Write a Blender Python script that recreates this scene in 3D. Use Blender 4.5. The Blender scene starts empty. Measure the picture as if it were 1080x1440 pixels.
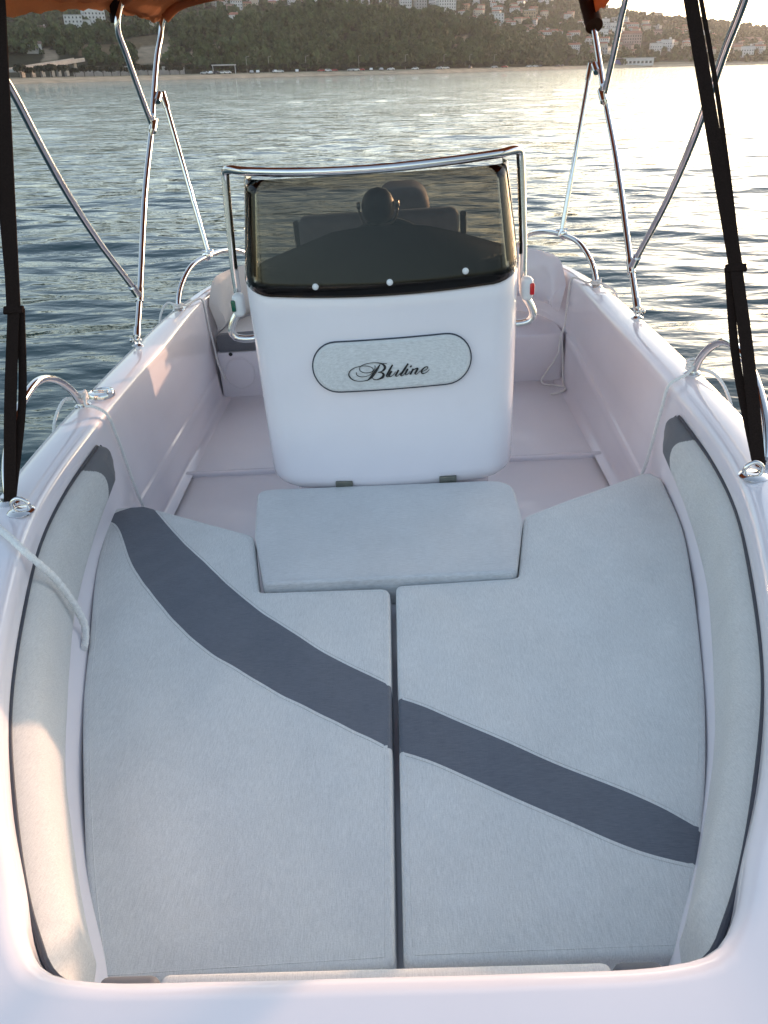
import bpy, bmesh, math, random
import numpy as np
from mathutils import Vector, Matrix
from mathutils.geometry import delaunay_2d_cdt
random.seed(7); rng = np.random.default_rng(11)
R = math.radians
sc = bpy.context.scene
COL = sc.collection

# ------------------------------------------------------------------ camera and the two frames (world, heeled boat)
F_PX = 1088.0
def cam_axes(yaw, pitch, roll):
    cy, sy = math.cos(yaw), math.sin(yaw); cp, sp = math.cos(pitch), math.sin(pitch); cr, sr = math.cos(roll), math.sin(roll)
    F = Vector((sy*cp, cy*cp, -sp)); Rt = Vector((cy, -sy, 0)); U = Rt.cross(F)
    return cr*Rt + sr*U, -sr*Rt + cr*U, F
def cols(a, b, c): return Matrix((a, b, c)).transposed()
W_AX = cam_axes(0, R(29.69), R(-1.27)); B_AX = cam_axes(R(-2.272), R(29.9), R(-3.863))
EYE = 2.0
rotBW = cols(*W_AX) @ cols(*B_AX).transposed()
BW = Matrix.Translation((0, 0, EYE)) @ rotBW.to_4x4() @ Matrix.Translation((-.071, 0, -1.2))

cam = bpy.data.cameras.new('camera'); co = bpy.data.objects.new('camera', cam); COL.objects.link(co)
cam.sensor_fit = 'VERTICAL'; cam.sensor_height = 24; cam.lens = 24*F_PX/1440; cam.clip_start = .05; cam.clip_end = 8000
co.matrix_world = Matrix.Translation((0, 0, EYE)) @ cols(W_AX[0], W_AX[1], -W_AX[2]).to_4x4()
sc.camera = co

# ------------------------------------------------------------------ materials
def mat(name):
    m = bpy.data.materials.new(name); m.use_nodes = True
    nt = m.node_tree; b = nt.nodes['Principled BSDF']
    return m, nt, b
def node(nt, t, **kw):
    n = nt.nodes.new(t)
    for k, v in kw.items():
        if hasattr(n, k): setattr(n, k, v)
        else: n.inputs[k].default_value = v
    return n
def lk(nt, a, b): nt.links.new(a, b)
def obj_co(nt, scale=(1, 1, 1), rot=(0, 0, 0)):
    tc = node(nt, 'ShaderNodeTexCoord'); mp = node(nt, 'ShaderNodeMapping')
    mp.inputs['Scale'].default_value = scale; mp.inputs['Rotation'].default_value = rot
    lk(nt, tc.outputs['Object'], mp.inputs['Vector']); return mp.outputs['Vector']
def noise(nt, vec, scale, detail=2, rough=.5):
    n = node(nt, 'ShaderNodeTexNoise'); n.inputs['Scale'].default_value = scale
    n.inputs['Detail'].default_value = detail; n.inputs['Roughness'].default_value = rough
    lk(nt, vec, n.inputs['Vector']); return n.outputs['Fac']
def ramp(nt, fac, stops):
    r = node(nt, 'ShaderNodeValToRGB'); e = r.color_ramp.elements
    while len(e) < len(stops): e.new(.5)
    for i, (p, c) in enumerate(stops): e[i].position = p; e[i].color = (*c, 1) if len(c) == 3 else c
    lk(nt, fac, r.inputs['Fac']); return r.outputs['Color']
def bump(nt, h, strength, dist, b, prev=None):
    n = node(nt, 'ShaderNodeBump'); n.inputs['Strength'].default_value = strength; n.inputs['Distance'].default_value = dist
    lk(nt, h, n.inputs['Height'])
    if prev is not None: lk(nt, prev, n.inputs['Normal'])
    if b is not None: lk(nt, n.outputs['Normal'], b.inputs['Normal'])
    return n.outputs['Normal']
def maths(nt, op, a, b):
    n = node(nt, 'ShaderNodeMath', operation=op)
    for i, v in enumerate((a, b)):
        if isinstance(v, (int, float)): n.inputs[i].default_value = v
        else: lk(nt, v, n.inputs[i])
    return n.outputs[0]

def gelcoat(name='gelcoat', base=(.81, .772, .815), rough=.10):
    m, nt, b = mat(name)
    v = obj_co(nt)
    n = noise(nt, v, 3.0, 5, .6)
    lk(nt, ramp(nt, n, [(.25, tuple(c*.95 for c in base)), (.7, base)]), b.inputs['Base Color'])
    n2 = noise(nt, v, 14, 8, .75)
    rr = node(nt, 'ShaderNodeMapRange'); lk(nt, n2, rr.inputs['Value']); rr.inputs['To Min'].default_value = rough*.6; rr.inputs['To Max'].default_value = rough*1.7
    lk(nt, rr.outputs['Result'], b.inputs['Roughness'])
    sp = ramp(nt, noise(nt, v, 160, 3, .6), [(.62, (0, 0, 0)), (.75, (1, 1, 1))])
    p_ = bump(nt, noise(nt, v, 1.6, 2), .10, .02, None); bump(nt, sp, .04, .0006, b, p_)
    b.inputs['Coat Weight'].default_value = .25; b.inputs['Coat Roughness'].default_value = .06
    return m
M = {}
M['gel'] = gelcoat()
M['gelflat'] = gelcoat('nonskid_gelcoat', (.85, .825, .85), .34)

def fabric(name, c0, c1, along='y', weave=1.0):
    m, nt, b = mat(name)
    sx, sy = (900, 55) if along == 'y' else (55, 900)
    n1 = noise(nt, obj_co(nt, (sx, sy, 200)), 1, 2, .6)
    n2 = noise(nt, obj_co(nt, (sy*6, sx*.55, 300)), 1, 2, .6)
    n3 = noise(nt, obj_co(nt), 7, 4, .6)
    s = maths(nt, 'ADD', maths(nt, 'MULTIPLY', n1, .5), maths(nt, 'MULTIPLY', n2, .3))
    s = maths(nt, 'ADD', s, maths(nt, 'MULTIPLY', n3, .2))
    lk(nt, ramp(nt, s, [(.32, c0), (.70, c1)]), b.inputs['Base Color'])
    b.inputs['Roughness'].default_value = .78
    b.inputs['Sheen Weight'].default_value = .12
    h = maths(nt, 'ADD', n1, n2)
    p = bump(nt, noise(nt, obj_co(nt), 5, 3), .25, .02, None)
    bump(nt, h, .35*weave, .0012, b, p)
    return m
M['fab'] = fabric('heather_fabric', (.53, .54, .535), (.82, .825, .815))
M['fabx'] = fabric('heather_fabric_cross', (.50, .505, .508), (.77, .775, .78), 'x')
M['fabbol'] = fabric('heather_bolster_fabric', (.50, .50, .495), (.70, .70, .685))
M['stripe'] = fabric('slate_fabric', (.085, .097, .125), (.165, .182, .218), 'x', .8)
M['slate'] = fabric('slate_vinyl', (.11, .115, .13), (.15, .155, .17), 'x', .4)
M['vinyl'] = fabric('pale_vinyl', (.60, .575, .55), (.66, .635, .61), 'x', .25)

def simple(name, base, rough=.5, metal=0, spec=.5, nscale=0, namp=.15):
    m, nt, b = mat(name)
    b.inputs['Base Color'].default_value = (*base, 1); b.inputs['Roughness'].default_value = rough; b.inputs['Metallic'].default_value = metal
    b.inputs['Specular IOR Level'].default_value = spec
    if nscale:
        n = noise(nt, obj_co(nt), nscale, 4, .6)
        lk(nt, ramp(nt, n, [(.3, tuple(c*(1-namp) for c in base)), (.7, tuple(min(1, c*(1+namp)) for c in base))]), b.inputs['Base Color'])
    return m
M['chrome'] = simple('polished_steel', (.72, .70, .69), .09, 1, nscale=40, namp=.06)
M['steel'] = simple('dull_steel', (.42, .41, .39), .3, 1, nscale=60)
M['black'] = simple('black_plastic', (.015, .015, .017), .4, nscale=50)
M['hood'] = simple('dark_dash', (.010, .009, .011), .6, spec=.15, nscale=30)
M['rubber'] = simple('grey_rubber', (.16, .165, .18), .55, nscale=30)
M['piping'] = simple('dark_piping', (.035, .042, .062), .55, nscale=90)
M['web'] = simple('black_webbing', (.020, .0115, .009), .9, spec=.12, nscale=300, namp=.4)
M['rope'] = simple('white_rope', (.78, .77, .75), .8, nscale=250, namp=.12)
M['white'] = simple('white_plastic', (.78, .78, .78), .3, nscale=30, namp=.03)
M['ink'] = simple('black_print', (.008, .008, .010), .6, nscale=200)
M['hinge'] = simple('hinge_steel', (.17, .175, .15), .38, .6, nscale=40)
M['seatgrey'] = simple('helm_vinyl', (.17, .175, .21), .6, nscale=25)
M['green'] = simple('green_lens', (.0, .10, .055), .1)
M['red'] = simple('red_lens', (.60, .01, .015), .1)

def weave(m):
    nt = m.node_tree; b = nt.nodes['Principled BSDF']; w = node(nt, 'ShaderNodeTexWave'); w.inputs['Scale'].default_value = 260; w.inputs['Distortion'].default_value = 1.5; lk(nt, obj_co(nt, (1, .2, 1)), w.inputs['Vector'])
    bump(nt, w.outputs['Fac'], .6, .001, b)
weave(M['web'])
def tinted():
    m, nt, b = mat('tinted_acrylic'); nt.nodes.remove(b)
    out = nt.nodes['Material Output']
    t = node(nt, 'ShaderNodeBsdfTransparent'); t.inputs['Color'].default_value = (.45, .425, .385, 1)
    g = node(nt, 'ShaderNodeBsdfGlossy'); g.inputs['Roughness'].default_value = .015; g.inputs['Color'].default_value = (.9, .9, .9, 1)
    n = noise(nt, obj_co(nt), 4, 2); nn = bump(nt, n, .05, .01, None); lk(nt, nn, g.inputs['Normal'])
    f = node(nt, 'ShaderNodeFresnel'); f.inputs['IOR'].default_value = 1.36
    mx = node(nt, 'ShaderNodeMixShader'); lk(nt, f.outputs[0], mx.inputs[0]); lk(nt, t.outputs[0], mx.inputs[1]); lk(nt, g.outputs[0], mx.inputs[2])
    lk(nt, mx.outputs[0], out.inputs['Surface']); return m
M['glass'] = tinted()
def canvas():
    m, nt, b = mat('terracotta_canvas')
    v = obj_co(nt); n = noise(nt, v, 220, 3); n2 = noise(nt, v, 6, 4)
    s = maths(nt, 'ADD', maths(nt, 'MULTIPLY', n, .4), maths(nt, 'MULTIPLY', n2, .6))
    c = ramp(nt, s, [(.3, (.44, .18, .075)), (.7, (.56, .24, .10))])
    lk(nt, c, b.inputs['Base Color']); b.inputs['Roughness'].default_value = .85; bump(nt, n, .3, .001, b)
    t = node(nt, 'ShaderNodeBsdfTranslucent'); lk(nt, c, t.inputs['Color'])
    mx = node(nt, 'ShaderNodeMixShader'); mx.inputs[0].default_value = .6
    lk(nt, b.outputs[0], mx.inputs[1]); lk(nt, t.outputs[0], mx.inputs[2]); lk(nt, mx.outputs[0], nt.nodes['Material Output'].inputs['Surface'])
    return m
M['canvas'] = canvas()

# ------------------------------------------------------------------ mesh building
class MB:
    def __init__(s): s.v = []; s.f = []; s.m = []
    def add(s, v, f, m=0):
        o = len(s.v); s.v += [tuple(p) for p in v]; s.f += [tuple(i+o for i in q) for q in f]; s.m += [m]*len(f)
        return s
    def tube(s, pts, r, seg=12, m=0, closed=False, caps=True):
        v, f = tube_geo(pts, r, seg, closed, caps); return s.add(v, f, m)
    def box(s, c, size, m=0, bev=0.0, rot=None, seg=2):
        bm = bmesh.new(); bmesh.ops.create_cube(bm, size=1)
        bmesh.ops.scale(bm, vec=size, verts=bm.verts)
        if bev: bmesh.ops.bevel(bm, geom=list(bm.edges), offset=bev, segments=seg, affect='EDGES', profile=.5)
        if rot is not None: bmesh.ops.rotate(bm, matrix=rot, verts=bm.verts)
        bmesh.ops.translate(bm, vec=c, verts=bm.verts)
        return s.bm(bm, m)
    def bm(s, bm, m=0):
        bm.verts.index_update(); s.add([v.co[:] for v in bm.verts], [[v.index for v in f.verts] for f in bm.faces], m); bm.free(); return s
    def ball(s, c, size, m=0, sub=3):
        bm = bmesh.new(); bmesh.ops.create_icosphere(bm, subdivisions=sub, radius=1)
        bmesh.ops.scale(bm, vec=size, verts=bm.verts); bmesh.ops.translate(bm, vec=c, verts=bm.verts); return s.bm(bm, m)
    def lathe(s, c, prof, seg=24, m=0, rot=None):
        v = []; f = []
        for (r, z) in prof:
            for k in range(seg):
                a = 2*math.pi*k/seg; p = Vector((r*math.cos(a), r*math.sin(a), z))
                if rot is not None: p = rot @ p
                v.append(p+Vector(c))
        for i in range(len(prof)-1):
            for k in range(seg):
                f.append((i*seg+k, i*seg+(k+1) % seg, (i+1)*seg+(k+1) % seg, (i+1)*seg+k))
        f.append(tuple(range(seg-1, -1, -1))); f.append(tuple((len(prof)-1)*seg+k for k in range(seg)))
        return s.add(v, f, m)
    def build(s, name, mats, parent=None, smooth=40, fix=True):
        me = bpy.data.meshes.new(name); me.from_pydata(s.v, [], s.f)
        if not isinstance(mats, (list, tuple)): mats = [mats]
        for m in mats: me.materials.append(m)
        if len(mats) > 1: me.polygons.foreach_set('material_index', s.m)
        if fix:
            bm = bmesh.new(); bm.from_mesh(me); bmesh.ops.remove_doubles(bm, verts=bm.verts, dist=1e-5); bmesh.ops.recalc_face_normals(bm, faces=bm.faces); bm.to_mesh(me); bm.free()
        if smooth:
            me.shade_smooth(); me.set_sharp_from_angle(angle=R(smooth))
        o = bpy.data.objects.new(name, me); COL.objects.link(o)
        if parent is not None: attach(o, parent)
        return o
def root_loc(p):
    while p.parent: p = p.parent
    return Vector(p.get('_loc', (0, 0, 0)))
def attach(o, p):
    o.parent = p
    if p.parent is None and p.type == 'EMPTY': o.matrix_parent_inverse = Matrix.Translation(-Vector(p['_loc']))
def tag(o, label=None, cat=None, group=None, kind=None):
    for k, v in (('label', label), ('category', cat), ('group', group), ('kind', kind)):
        if v: o[k] = v
    return o
def boat_thing(name, loc, label, cat, group=None):
    o = bpy.data.objects.new(name, None); COL.objects.link(o); o.empty_display_size = .1
    o['_loc'] = loc; o.matrix_world = BW @ Matrix.Translation(loc)
    return tag(o, label, cat, group)
def boat_mesh(o, loc, label, cat, group=None):
    o.data.transform(Matrix.Translation(-Vector(loc))); o.matrix_world = BW @ Matrix.Translation(loc)
    return tag(o, label, cat, group)

def catmull(pts, step=.02, closed=False):
    P = [Vector(p) for p in pts]; n = len(P); out = []
    rngi = range(n if closed else n-1)
    for i in rngi:
        p1, p2 = P[i], P[(i+1) % n]
        p0 = P[i-1] if (i > 0 or closed) else p1*2-p2
        p3 = P[(i+2) % n] if (i+2 < n or closed) else p2*2-p1
        d01, d12, d23 = max((p1-p0).length, 1e-6)**.5, max((p2-p1).length, 1e-6)**.5, max((p3-p2).length, 1e-6)**.5
        m1 = (p2-p1)+d12*((p1-p0)/d01-(p2-p0)/(d01+d12)); m2 = (p2-p1)+d12*((p3-p2)/d23-(p3-p1)/(d12+d23))
        k = max(1, int((p2-p1).length/step+.5))
        for j in range(k):
            t = j/k; t2, t3 = t*t, t*t*t
            out.append(p1*(2*t3-3*t2+1)+m1*(t3-2*t2+t)+p2*(-2*t3+3*t2)+m2*(t3-t2))
    if not closed: out.append(P[-1])
    return out
def frames(P, closed=False):
    n = len(P); T = []
    for i in range(n):
        a = P[i-1] if (i or closed) else P[i]; b = P[(i+1) % n] if (i < n-1 or closed) else P[i]
        T.append((b-a).normalized())
    up = Vector((0, 0, 1)) if abs(T[0].z) < .9 else Vector((1, 0, 0))
    N = [(up-T[0]*up.dot(T[0])).normalized()]
    for i in range(1, n):
        v = N[-1]-T[i]*N[-1].dot(T[i]); N.append(v.normalized() if v.length > 1e-6 else N[-1])
    return T, N, [t.cross(m) for t, m in zip(T, N)]
def tube_geo(pts, r, seg=12, closed=False, caps=True, rfun=None):
    P = [Vector(p) for p in pts]; T, N, B = frames(P, closed); v = []; f = []; n = len(P); L = 0
    for i in range(n):
        if i: L += (P[i]-P[i-1]).length
        rr = r[i] if isinstance(r, (list, tuple)) else r
        for k in range(seg):
            a = 2*math.pi*k/seg; q = rr*(rfun(a, L) if rfun else 1)
            v.append(P[i]+(N[i]*math.cos(a)+B[i]*math.sin(a))*q)
    for i in range(n if closed else n-1):
        j = (i+1) % n
        for k in range(seg): f.append((i*seg+k, i*seg+(k+1) % seg, j*seg+(k+1) % seg, j*seg+k))
    if caps and not closed: f.append(tuple(range(seg-1, -1, -1))); f.append(tuple((n-1)*seg+k for k in range(seg)))
    return v, f
def resample(P, n, closed=False):
    P = [Vector(p) for p in P]
    if closed: P = P+[P[0]]
    d = [0]
    for a, b in zip(P, P[1:]): d.append(d[-1]+(b-a).length)
    out = []; j = 0; m = n if closed else n-1
    for i in range(n):
        t = d[-1]*i/m
        while j < len(d)-2 and d[j+1] < t: j += 1
        u = (t-d[j])/max(d[j+1]-d[j], 1e-9); out.append(P[j].lerp(P[j+1], min(max(u, 0), 1)))
    return out
def fillet(pts, radii, seg=6):
    n = len(pts); out = []
    for i in range(n):
        p0, p, p1 = Vector(pts[i-1]).to_2d(), Vector(pts[i]).to_2d(), Vector(pts[(i+1) % n]).to_2d()
        r = radii[i] if isinstance(radii, (list, tuple)) else radii
        a, b = (p0-p), (p1-p)
        if r <= 0: out.append(p); continue
        la, lb = a.length, b.length; a.normalize(); b.normalize()
        ang = math.acos(max(-1, min(1, a.dot(b))))
        if ang > R(172): out.append(p); continue
        t = min(r/math.tan(ang/2), la*.48, lb*.48)
        s, e = p+a*t, p+b*t
        for k in range(seg+1):
            u = k/seg; out.append(s*(1-u)**2+p*2*u*(1-u)+e*u*u)
    return out
def in_poly(x, y, poly):
    c = False; n = len(poly); j = n-1
    for i in range(n):
        xi, yi = poly[i][0], poly[i][1]; xj, yj = poly[j][0], poly[j][1]
        if (yi > y) != (yj > y) and x < (xj-xi)*(y-yi)/(yj-yi)+xi: c = not c
        j = i
    return c
def pad_geo(outline, top, thick, rad=.018, stripe=None, puff=.0025, step=.011, seed=0, seams=(), border=0, wamp=1.0):
    """cushion from a plan outline: rolled edges, a slightly crowned and rippled top, optional stripe polygon (material 1), stitched seams (material 2)"""
    mb = MB(); rr = random.Random(seed)
    P = [Vector((p[0], p[1])) for p in outline]
    A = sum(P[i].x*P[(i+1) % len(P)].y-P[(i+1) % len(P)].x*P[i].y for i in range(len(P)))
    if A < 0: P.reverse()
    per = sum((P[i]-P[i-1]).length for i in range(len(P)))
    P = [Vector((p.x, p.y)) for p in resample([p.to_3d() for p in P], int(per/.008), True)]
    n = len(P); Nn = []
    for i in range(n):
        t = (P[(i+1) % n]-P[i-1]).normalized(); Nn.append(Vector((-t.y, t.x)))
    ph = [rr.random()*6.28 for _ in range(8)]
    def wav(x, y): return .0024*math.sin(9*x+5*y+ph[0])+.0022*math.sin(-13*x+8*y+ph[1])+.0014*math.sin(31*x+11*y+ph[2])+.0010*math.sin(17*y-24*x+ph[3])+.0009*math.sin(52*x-37*y+ph[4]+2*math.sin(7*y+ph[5]))*max(0, math.sin(5*x+4*y+ph[6]))
    rings = []
    prof = [(.010, -thick), (.0, -thick+.012), (-.002, -thick*.5), (0, -rad)]+[(rad*(1-math.cos(a)), -rad*(1-math.sin(a))) for a in (R(22), R(45), R(67), R(90))]
    for (ins, dz) in prof: rings.append([P[i]+Nn[i]*ins for i in range(n)])
    base = 0; v = []
    def ztop(x, y, d): return top+wav(x, y)*wamp*min(1, d/.05)+puff*(1-math.exp(-d/.03))-.002
    for (ins, dz), ring in zip(prof, rings):
        for q in ring: v.append((q.x, q.y, top+dz-.002))
    f = []; ms = []
    for k in range(len(prof)-1):
        for i in range(n):
            j = (i+1) % n; f.append((k*n+i, k*n+j, (k+1)*n+j, (k+1)*n+i))
            c = (rings[k][i]+rings[k][j])/2; ms.append(1 if stripe and in_poly(c.x, c.y, stripe) else 0)
    inner = rings[-1]; vs = [q.copy() for q in inner]; es = [(i, (i+1) % n) for i in range(n)]
    poly = [(q.x, q.y) for q in inner]
    xs = [q.x for q in inner]; ys = [q.y for q in inner]
    pin = np.array(poly)
    y = min(ys)+step*.5; row = 0
    pts = []
    while y < max(ys):
        x = min(xs)+step*(.5 if row % 2 else 0)
        while x < max(xs):
            pts.append((x+rr.uniform(-.2, .2)*step, y)); x += step
        y += step*.87; row += 1
    pts = np.array(pts)
    dmin = np.min(np.hypot(pts[:, None, 0]-pin[None, ::2, 0], pts[:, None, 1]-pin[None, ::2, 1]), axis=1)
    for (x, y), d in zip(pts, dmin):
        if d > .007 and in_poly(x, y, poly): vs.append(Vector((x, y)))
    if stripe:
        s = stripe; o = len(vs)
        sp = [p for p in resample([Vector((p[0], p[1], 0)) for p in s], int(sum((Vector(s[i][:2])-Vector(s[i-1][:2])).length for i in range(len(s)))/.010), True)]
        keep = [in_poly(p.x, p.y, poly) for p in sp]
        idx = {}
        for i, p in enumerate(sp):
            if keep[i]: idx[i] = len(vs); vs.append(Vector((p.x, p.y)))
        for i in range(len(sp)):
            j = (i+1) % len(sp)
            if i in idx and j in idx: es.append((idx[i], idx[j]))
    ov, oe, of, *_ = delaunay_2d_cdt(vs, es, [], 1, 1e-5)
    o = len(v)
    oa = np.array([(q.x, q.y) for q in ov])
    dd = np.concatenate([np.min(np.hypot(oa[i:i+3000, None, 0]-pin[None, ::2, 0], oa[i:i+3000, None, 1]-pin[None, ::2, 1]), axis=1) for i in range(0, len(oa), 3000)])
    for q, d in zip(ov, dd):
        d = max(0, d-.004); v.append((q.x, q.y, ztop(q.x, q.y, d)))
    for t in of:
        c = (ov[t[0]]+ov[t[1]]+ov[t[2]])/3
        f.append(tuple(o+i for i in t)); ms.append(1 if stripe and in_poly(c.x, c.y, stripe) else 0)
    o2 = len(mb.v); mb.v += v; mb.f += f; mb.m += ms
    if border:                                             # piping seam just inside the edge
        q = [P[i]+Nn[i]*(rad+border) for i in range(0, n, 2)]; q = [p for p in q if in_poly(p.x, p.y, poly) and not (stripe and in_poly(p.x, p.y, stripe))]
        groups = [[]]
        for p in q:
            if groups[-1] and (p-groups[-1][-1]).length > .05: groups.append([])
            groups[-1].append(p)
        for gq in groups:
            if len(gq) > 4: mb.tube([Vector((p.x, p.y, ztop(p.x, p.y, border*.8)-.0003)) for p in gq], .0010, 6, 0)
    for seam in seams:                                     # a row of stitching and the seam fold beside the stripe
        q = resample(catmull([Vector((*p, 0)) for p in seam], .01), 140)
        ln = []
        for p in q:
            if in_poly(p.x, p.y, poly):
                d = float(np.min(np.hypot(pin[:, 0]-p.x, pin[:, 1]-p.y))); ln.append(Vector((p.x, p.y, ztop(p.x, p.y, max(0, d-.004))+.0002)))
        if len(ln) > 3: mb.tube(ln, .0009, 6, 2)
    return mb

# ================================================================== THE BOAT (all coordinates in the boat's own frame, Z = 0 at the sun pads)
boat = boat_thing('motorboat', (0, 2.0, -.62), 'white open motorboat seen from its bow, with grey cushioned foredeck and centre console', 'boat')

outer_half = [(0, -.42), (.25, -.36), (.5, -.14), (.72, .28), (.88, .85), (.985, 1.4), (1.05, 2.0), (1.065, 2.6), (1.06, 3.2), (1.03, 3.7), (.95, 4.12), (.8, 4.42), (.55, 4.56), (0, 4.6)]
inner_half = [(0, .526), (.18, .526), (.345, .530), (.408, .545), (.452, .590), (.500, .675), (.588, .83), (.693, 1.06), (.801, 1.385), (.872, 1.66), (.908, 1.92), (.925, 2.3), (.927, 2.8), (.926, 3.3), (.92, 3.80), (.895, 4.05), (.80, 4.27), (.62, 4.40), (.3, 4.43), (0, 4.43)]
def gun_z(y): return .25+.025*max(0, min(1, (3.2-y)/1.6))
NS = 220
ih = resample(catmull([Vector((x, y, 0)) for x, y in inner_half], .01), NS)
oc = catmull([Vector((x, y, 0)) for x, y in outer_half], .01)
# pair every inner sample with an outer one: by arc share, refined so the rungs stay square to the side
oh = resample(oc, 900)
pairs = []
last = 0
for i, p in enumerate(ih):
    t = (ih[min(i+1, NS-1)]-ih[max(i-1, 0)]).normalized(); nrm = Vector((t.y, -t.x, 0))
    best, bi = 1e9, last
    for j in range(last, len(oh)):
        d = oh[j]-p; L = max(d.length, 1e-6); off = abs(d.dot(t))/L + .15*L
        if off < best: best, bi = off, j
    last = bi; pairs.append(bi)
pf = np.array(pairs, float); k = 25
pp = np.pad(pf, k, mode='reflect', reflect_type='odd'); pf = np.convolve(pp, np.ones(2*k+1)/(2*k+1), 'same')[k:-k]
pf = np.clip(pf, 0, 899); pf[0] = 0; pf[-1] = 899
def oh_at(t):
    i = int(t); return oh[i].lerp(oh[min(i+1, 899)], t-i)
op = [oh_at(t) for t in pf]
I = [Vector((-p.x, p.y, 0)) for p in reversed(ih[1:])]+ih[:-1]; O = [Vector((-p.x, p.y, 0)) for p in reversed(op[1:])]+op[:-1]
NL = len(I)
sections = []
for i in range(NL):
    o, p = O[i], I[i]; t = (I[(i+1) % NL]-I[i-1]).normalized(); nin = Vector((-t.y, t.x, 0))
    to = (O[(i+1) % NL]-O[i-1]).normalized(); nout = Vector((to.y, -to.x, 0))
    v = (p-o).normalized(); zg = gun_z(p.y); sh = min(1, max(0, (p.y-2.25)/.2))
    right = p.x > 0
    zc = (-.135+(p.y-2.5)*.078) if right else (-.122-(p.y-2.5)*.012)
    st = .010*sh*(1 if p.y < 3.86 else 0); bw = 1-sh; lo = float(np.interp(p.y, [.55, .7, .85, 1.05, 1.3, 1.5, 1.75, 1.92, 2.2], [.052, .062, .064, .070, .077, .080, .065, .048, .030] if not right else [.052, .060, .060, .063, .069, .071, .061, .047, .030]))
    flat = .5*(o+p)
    S = [o-nout*.34+Vector((0, 0, -1.05)), o-nout*.10+Vector((0, 0, -.72)), o-nout*.02+Vector((0, 0, -.30)), o+Vector((0, 0, zg-.10)), o+Vector((0, 0, zg-.03)),
         o+v*.004+Vector((0, 0, zg-.014)), o+v*.014+Vector((0, 0, zg-.004)), o+v*.03+Vector((0, 0, zg)),
         o.lerp(p, .35)+Vector((0, 0, zg+.003)), o.lerp(p, .7)+Vector((0, 0, zg+.002)),
         p-v*.035+Vector((0, 0, zg)), p-v*.018+Vector((0, 0, zg-.003)), p-v*.007+Vector((0, 0, zg-.010)), p-v*.001+Vector((0, 0, zg-.021)), p+nin*.001+Vector((0, 0, zg-.04)),
         p+nin*(.002+.006*bw)+Vector((0, 0, .10)), p+nin*(.003+.60*lo*bw)+Vector((0, 0, .045)), p+nin*(.004+.92*lo*bw)+Vector((0, 0, .004)),
         p+nin*(.005+lo*bw)+Vector((0, 0, (zc+.006)*(1-bw)-.014*bw)), p+nin*(.006+st*.2+lo*bw)+Vector((0, 0, (zc+.001)*(1-bw)-.09*bw)), p+nin*(.006+st*.8+lo*bw)+Vector((0, 0, (zc-.003)*(1-bw)-.095*bw)), p+nin*(.006+st+lo*bw)+Vector((0, 0, (zc-.006)*(1-bw)-.10*bw)),
         p+nin*(.008+st)+Vector((0, 0, zc-.04)), p+nin*(.012+st)+Vector((0, 0, -.255)), p+nin*(.028+st)+Vector((0, 0, -.272)), p+nin*(.06+st)+Vector((0, 0, -.276))]
    sections.append(S)
mb = MB(); K = len(sections[0])
v = [q for S in sections for q in S]; f = []
for i in range(NL):
    j = (i+1) % NL
    for k in range(K-1): f.append((i*K+k, j*K+k, j*K+k+1, i*K+k+1))
f.append(tuple(i*K for i in range(NL)))
mb.add(v, f)
hull = mb.build('hull', M['gel'], boat, smooth=50)
# rub rail round the outside
mb = MB(); mb.tube([O[i]+Vector((0, 0, gun_z(I[i].y)-.075)) for i in range(NL)], .017, 8, closed=True); mb.build('rub_rail', M['rubber'], boat)

# cockpit sole, moulded in panels
mb = MB(); gap = .0045
def inner_x(y):
    b = [p for p in ih if p.y > .6]; return float(np.interp(y, [p.y for p in b[:170]], [p.x for p in b[:170]]))
def panel(x0, x1, y0, y1, z):
    mb.box(((x0+x1)/2, (y0+y1)/2, z-.02), (x1-x0-gap, y1-y0-gap, .04), 0, .006, seg=2)
panel(-.93, .93, 2.0, 2.965, -.286); panel(-.93, .93, 2.985, 3.93, -.276)
mb.box((0, 2.976, -.291), (1.80, .034, .04), 1, .009, seg=3)
mb.build('cockpit_sole', [M['gelflat'], M['gel']], boat)
# bow platform under the pads
mb = MB(); pl = [(-.97, 2.26), (-.80, 2.17), (-.41, 1.98), (-.36, 1.74), (.36, 1.74), (.41, 2.0), (.55, 2.07), (.85, 2.24), (.97, 2.26), (.97, .3), (-.97, .3)]
vb = [(x, y, -.30) for x, y in pl]+[(x, y, -.078) for x, y in pl]; n = len(pl)
clip = [(x, y) for x, y in pl]
plat = [(-.90, 2.215), (-.79, 2.165), (-.43, 1.97), (-.37, 1.76), (.37, 1.76), (.43, 1.99), (.55, 2.07), (.83, 2.235), (.90, 2.22), (.865, 1.9), (.80, 1.55), (.70, 1.2), (.585, .9), (.48, .7), (.36, .56), (-.36, .56), (-.48, .7), (-.585, .9), (-.70, 1.2), (-.80, 1.55), (-.865, 1.9)]
pp_ = catmull([Vector((x, y, 0)) for x, y in plat[8:]], .03); plat2 = [Vector((x, y, 0)) for x, y in plat[:8]]+pp_
plat2 = [Vector((max(-.95, min(.95, p.x*1.035)), p.y-.01 if p.y < .6 else p.y, 0)) for p in plat2]
n = len(plat2)
mb.add([(p.x, p.y, -.33) for p in plat2]+[(p.x, p.y, -.08) for p in plat2], [(i, (i+1) % n, n+(i+1) % n, n+i) for i in range(n)]+[tuple(n+i for i in range(n))])
mb.build('bow_platform', M['gel'], boat, smooth=30)
# moulded seat box in front of the console
mb = MB(); mb.box((0.005, 2.03, -.19), (.66, .58, .196), 0, .02); mb.build('seat_box', M['gel'], boat)

# aft bench across the stern
mb = MB(); mb.box((0, 4.17, -.165), (1.79, .60, .27), 0, .014, seg=3)
mb.build('stern_bench', M['gel'], boat)
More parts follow.
